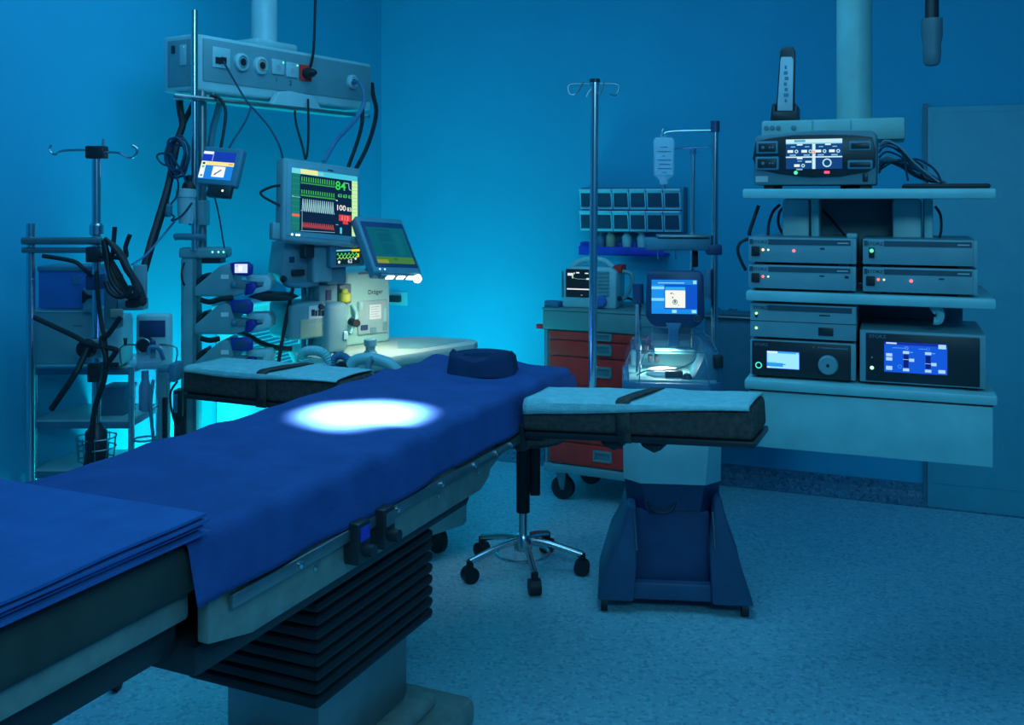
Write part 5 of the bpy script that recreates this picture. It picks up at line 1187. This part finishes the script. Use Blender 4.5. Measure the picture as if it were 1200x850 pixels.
r = F.rect(1011, 203, 1017, 213, ye-.002); G().box(r[0], r[1], ye-.004, ye+.002, r[2], r[3], .002).build('power_switch', 'dark_plastic', es)
for x in (.04, .32): G().box(x, x+.03, ye+.02, ye+.28, z['upper'], zb+.008).build('foot', 'black_rubber', es)
# paddle-shaped device behind it, standing in its dock on the head box
pd, _ = thing('docked_handset', 'tall pale handset with dark rim standing in a black dock above the tower', 'handset', TWM)
A = lambda a, b: (F.f(a, b, .33).x, F.f(a, b, .33).z)
zdk = zh1
G().prism([A(909, 133), A(931, 133), A(932, 60), A(929, 55), A(917, 55), A(914, 60)], .325, .345, 'y', b=.004).build('rim', 'dark_plastic', pd)
G().prism([A(911, 130), A(929, 130), A(930, 70), A(928, 67), A(916, 67), A(915, 70)], .322, .328, 'y', b=.001).build('pale_face', mat('handset_face', (.42, .56, .60), .4), pd)
for k in range(7): r = F.rect(918.5 if k % 2 else 919.5, 77+6.5*k, 922+(k % 3), 81+6.5*k, .321); G().box(r[0], r[1], .3212, .3222, r[2], r[3]).build('print_mark', 'blue_grey', pd)
G().prism([(A(903, 143)[0], zdk), (A(935, 143)[0], zdk), A(935, 126), A(932, 121), A(931, 131), A(909, 131), A(908, 121), A(905, 123)], .315, .42, 'y', b=.003).build('dock', 'dark_plastic', pd)

# box-shaped units on the shelves
def unit(label, px0, px1, py0, py1, kind, zbase, name='video_unit', depth=.34):
    o, _ = thing(name, label, 'medical device', TWM, 'stacked endoscopy units on the tower shelves')
    x0 = F.f(px0, (py0+py1)/2, .02).x; x1 = F.f(px1, (py0+py1)/2, .02).x
    zt = F.f((px0+px1)/2, py0, .02).z if isinstance(py0, (int, float)) else py0
    h = zt-zbase; y = .02
    G().box(x0, x1, y, y+depth, zbase+.008, zt, .003).build('case', 'grey_plastic', o)
    for fx in (x0+.02, x1-.05): G().box(fx, fx+.03, y+.01, y+depth-.02, zbase, zbase+.009).build('foot', 'black_rubber', o)
    W = x1-x0; q = lambda u: x0+u*W; v = lambda t: zbase+.008+(h-.008)*t
    if kind in ('a', 'b', 'c', 'd'):
        G().box(q(.19), q(.95), y-.0015, y, v(.72), v(.93)).build('name_strip', 'strip_dark', o)
        G().box(q(.012), q(.042), y-.0015, y, v(.72), v(.93)).build('logo_block', 'strip_dark', o)
        lettering(o, 'STORZ', q(.113), v(.765), y-.0026, h*.155, 'ink', 'lettering', 1.1)
        G().box(q(.83), q(.93), y-.0022, y-.001, v(.79), v(.84)).build('model_print', 'print_grey', o)
        G().box(q(.96), q(1.0), y-.003, y+.01, v(0), v(1.0), .002).build('edge_strip', 'grey_plastic', o)
    if kind in ('a', 'b', 'd'):
        G().box(q(.03), q(.11), y-.006, y, v(.24), v(.64), .003).build('power_switch', 'black_rubber', o)
        led(o, q(.14), y, v(.50), .0042, (255, 190, 130) if kind == 'a' else (255, 100, 90), 2.0); led(o, q(.19), y, v(.50), .0032, (190, 255, 170), 1.6)
        if kind != 'b': led(o, q(.43), y, v(.48), .0048, (255, 90, 100), 2.4)
        G().box(q(.67), q(.715), y-.002, y, v(.56), v(.62), .001).build('slot', 'dark_plastic', o)
        if kind == 'b': G().box(q(.90), q(.935), y-.003, y, v(.52), v(.62), .001).build('slot', 'dark_plastic', o)
    if kind == 'c':
        G().box(q(.055), q(.105), y-.005, y, v(.25), v(.66), .003).build('rocker_switch', 'black_rubber', o); led(o, q(.08), y-.005, v(.54), .006, (90, 255, 160), 1.3)
    if kind == 'e':
        G().box(q(.17), q(.96), y-.0015, y, v(.80), v(.955)).build('name_strip', 'strip_dark', o)
        lettering(o, 'STORZ', q(.10), v(.83), y-.002, h*.115, 'ink', 'lettering', 1.1)
        G().box(q(.05), q(.075), y-.004, y, v(.58), v(.72), .002).build('rocker_switch', 'black_rubber', o)
        led(o, q(.062), y-.003, v(.70), .0042, (180, 255, 150), 1.8); led(o, q(.06), y, v(.26), .0042, (180, 255, 150), 1.8)
        G().box(q(0)-.001, q(1)+.001, y-.001, y+.001, v(.475), v(.49)).build('case_joint', 'dark_plastic', o)
        G().box(q(.65), q(.79), y-.003, y, v(.12), v(.36), .003).build('port_window', 'dark_plastic', o)
        G().box(q(.66), q(.76), y-.002, y, v(.70), v(.73)).build('slot', 'dark_plastic', o)
    if kind == 'f':
        G().box(q(.02), q(.955), y-.003, y+.001, v(.0), v(.97), .002).build('fascia', 'dark_plastic', o)
        lettering(o, 'STORZ', q(.11), v(.83), y-.0034, h*.10, 'mid_grey', 'lettering', 1.1)
        screen(o, q(.165), q(.475), v(.22), v(.70), y-.0036, (150, 225, 245), [('r', 0, 0, .33, .10, (225, 245, 252)), ('r', .33, 0, 1, .12, (60, 165, 225)), ('r', 0, .68, .5, .90, (40, 150, 225)), ('r', 0, .64, .3, .7, (90, 190, 235)), ('r', .5, .72, .58, .78, (40, 150, 225)), ('r', 0, .9, .1, .97, (225, 245, 252)), ('r', .9, .05, .97, .12, (160, 215, 240)), ('l', [(0, 0), (1, 0), (1, 1), (0, 1), (0, 0)], .03, (30, 80, 220))], 1.1)
        G().ring((q(.085), y-.004, v(.28)), .0085, .0016, 'y', 24, 6).build('ring_light', mat('ring_teal', (.05, .3, .25), emit=(80, 220, 190, 1.2)), o)
        G().lathe([(.029, 0), (.028, .012), (.024, .016), (0, .016)], (q(.745), y-.003, v(.40)), 32, 'y').build('dial', 'grey_plastic', o)
        G().lathe([(.005, 0), (.004, .002), (0, .002)], (q(.745), y-.019, v(.40)), 12, 'y').build('dial_centre', 'dark_plastic', o)
        for u in (.60, .65): G().prism([(q(u), v(.88)), (q(u)+.006, v(.88)), (q(u)+.003, v(.83))], y-.0034, y-.003, 'y').build('mark', 'mid_grey', o)
        G().box(q(.68), q(.93), y-.0034, y-.003, v(.845), v(.875)).build('model_print', 'mid_grey', o)
    if kind == 'g':
        G().box(q(.05), q(.95), y-.003, y+.001, v(.03), v(.95), .002).build('fascia', 'dark_plastic', o)
        lettering(o, 'STORZ', q(.145), v(.86), y-.0034, h*.085, 'mid_grey', 'lettering', 1.1)
        B_, PW = (20, 90, 220), (170, 215, 250)
        its = [('r', 0, 0, 1, .09, (20, 50, 170)), ('r', .03, .02, .20, .07, (200, 225, 250)), ('r', .86, .02, .98, .16, PW), ('r', .03, .38, .13, .48, PW), ('r', .03, .51, .13, .62, PW), ('r', .03, .80, .13, .93, PW), ('r', .86, .84, .97, .95, PW),
               ('r', .13, .18, .33, .20, (90, 160, 240)), ('r', .55, .18, .68, .20, (90, 160, 240)), ('ring', .25, .80, .06, .012, (90, 170, 245)), ('ring', .36, .18, .05, .012, (120, 190, 250)), ('ring', .70, .18, .05, .012, (70, 150, 240))]
        for u in (.30, .65): its += [('r', u, .28, u+.10, .37, PW), ('r', u+.01, .40, u+.09, .82, (15, 35, 120)), ('r', u, .55 if u < .5 else .65, u+.10, .565 if u < .5 else .665, PW), ('r', u+.10, .52 if u < .5 else .62, u+.18, .62 if u < .5 else .72, PW), ('r', u, .85, u+.10, .94, PW), ('r', u+.11, .30, u+.16, .33, (90, 170, 245))]
        screen(o, q(.20), q(.70), v(.22), v(.80), y-.0036, B_, its, 1.0)
        led(o, q(.10), y-.003, v(.28), .0055, (170, 255, 200), 1.8); led(o, q(.10), y-.003, v(.48), .003, (40, 100, 90), .5)
    return zt
zm = z['middle']; zl = z['lower']
XU = 1146
t1 = unit('lower left grey video unit on the middle shelf, red and green lights', 877, 1003, 311.5, 342, 'b', zm)
unit('upper left grey video unit with orange and red lights above the middle shelf', 877, 1003.5, 279, 310, 'a', t1)
t2 = unit('lower right grey video unit with orange and red lights on the middle shelf', 1011, XU, 314.5, 346, 'd', zm)
unit('upper right grey video unit with single green switch above the middle shelf', 1011, XU, 281, 312, 'c', t2)
t3 = unit('black-fronted light source with pale screen and round dial on the counter', 879, 1003, 400.5, 447, 'f', zl, 'light_source')
unit('two-tier grey unit with small dark window stacked on the light source', 879, 1003.5, 357.5, 400, 'e', t3)
unit('black-fronted insufflator with large blue touchscreen at the right of the counter', 1007.5, 1156, 390, 455, 'g', zl, 'insufflator')

# loose things around the tower
tag(G().box(F.f(992, 275, .1).x, F.f(1005, 275, .1).x, .08, .14, F.f(990, 279.5, .1).z, F.f(990, 273, .1).z, .006).build('cable_plug', 'hose_pale', M=TWM), 'small pale cable plug lying on the upper left video unit', 'plug')
rnd = random.Random(4)
cb, _ = thing('cable_tangle', 'tangle of grey leads on the top shelf right of the electrosurgical unit', 'cable bundle', TWM)
zs = z['upper']
for k in range(13):
    y = .14+.012*k; s_ = rnd.uniform(-6, 6)
    pts = [(1030, 172+2.6*k), (1040+s_*.5, 168+2.2*k+s_), (1058+s_, 176+1.9*k+s_), (1076+s_, 192+1.2*k), (1092+s_, 205+.6*k), (1104+s_, 214)]
    if k == 1: pts = [(1030, 172), (1040, 168), (1052, 172), (1060, 186), (1062, 200), (1064, 212)]
    if k == 4: pts = [(1030, 190), (1060, 188), (1076, 187), (1092, 196), (1100, 206), (1103, 216)]
    if k == 7: pts = [(1030, 200), (1050, 188), (1070, 188), (1081, 196), (1080, 206), (1088, 214)]
    G().tube([Vector((F.f(a, b, y).x, y, max(F.f(a, b, y).z, zs+.006))) for a, b in pts], .0034, 6, 5).build('lead', 'lead_navy' if k % 3 else 'mid_grey', cb)
o = G().box(F.f(1058, 218, .06).x, XR-.01, .05, .30, zs, zs+.014, .006).build('pad', 'black_rubber', M=TWM); o.name = 'black_mat'
tag(o, 'thin black mat under the leads on the top shelf', 'mat')
cable('signal_cable', 'black lead hanging at the left end of the tower below the top shelf', 'cable', [(889, 241, 3.1), (884, 255, 3.1), (879, 270, 3.1), (878, 276, 3.1)], .006, 'black_rubber')
cable('signal_cable', 'second black lead hanging behind the first below the top shelf', 'cable', [(914, 240, 3.15), (906, 248, 3.15), (901, 262, 3.15), (900, 276, 3.15)], .005, 'black_rubber')
cable('signal_cable', 'curled black lead behind the upper left video unit', 'cable', [(922, 241, 3.2), (914, 248, 3.2), (912, 260, 3.2), (915, 270, 3.2), (920, 276, 3.2)], .005, 'black_rubber')
cable('signal_cable', 'black lead looping out left of the stacked video units', 'cable', [(877, 280, 3.05), (868, 284, 3.05), (864.5, 293, 3.05), (868, 305, 3.05), (874, 317, 3.05)], .005, 'black_rubber')
cable('signal_cable', 'crossing dark leads behind the tower middle gap', 'cable', [(964, 246, 3.18), (975, 258, 3.16), (985, 270, 3.12), (990, 276, 3.1)], .004, 'black_rubber')
cable('signal_cable', 'dark lead dropping at the right of the tower gap', 'cable', [(1096, 242, 2.95), (1102, 252, 2.95), (1103, 268, 2.95), (1101, 279, 2.95)], .004, 'black_rubber')
o = G().tube([F.f(*p, .05) for p in ((1092, 365), (1098, 362), (1102, 368), (1100, 376), (1094, 376))], .012, 8, 4).build('tube_connector', 'hose_pale', M=TWM)
tag(o, 'pale bent tube connector on top of the insufflator', 'connector')

# dark handle hanging into view at the top right
o, F = thing('hanging_handle', 'dark hanging lamp handle at the top right in front of the wall', 'lamp handle', yawM(P(1092, 78, 3.3), 0))
G().lathe([(0, 0), (.02, .004), (.026, .012), (.030, .05), (.028, .07), (.034, .10), (.034, .16)], (0, 0, 0), 18).build('grip', 'mid_grey', o)
G().cyl((0, 0, .16), (.05, .1, 3.0-P(1092, 78, 3.3).z), .022).build('arm', 'dark_plastic', o)
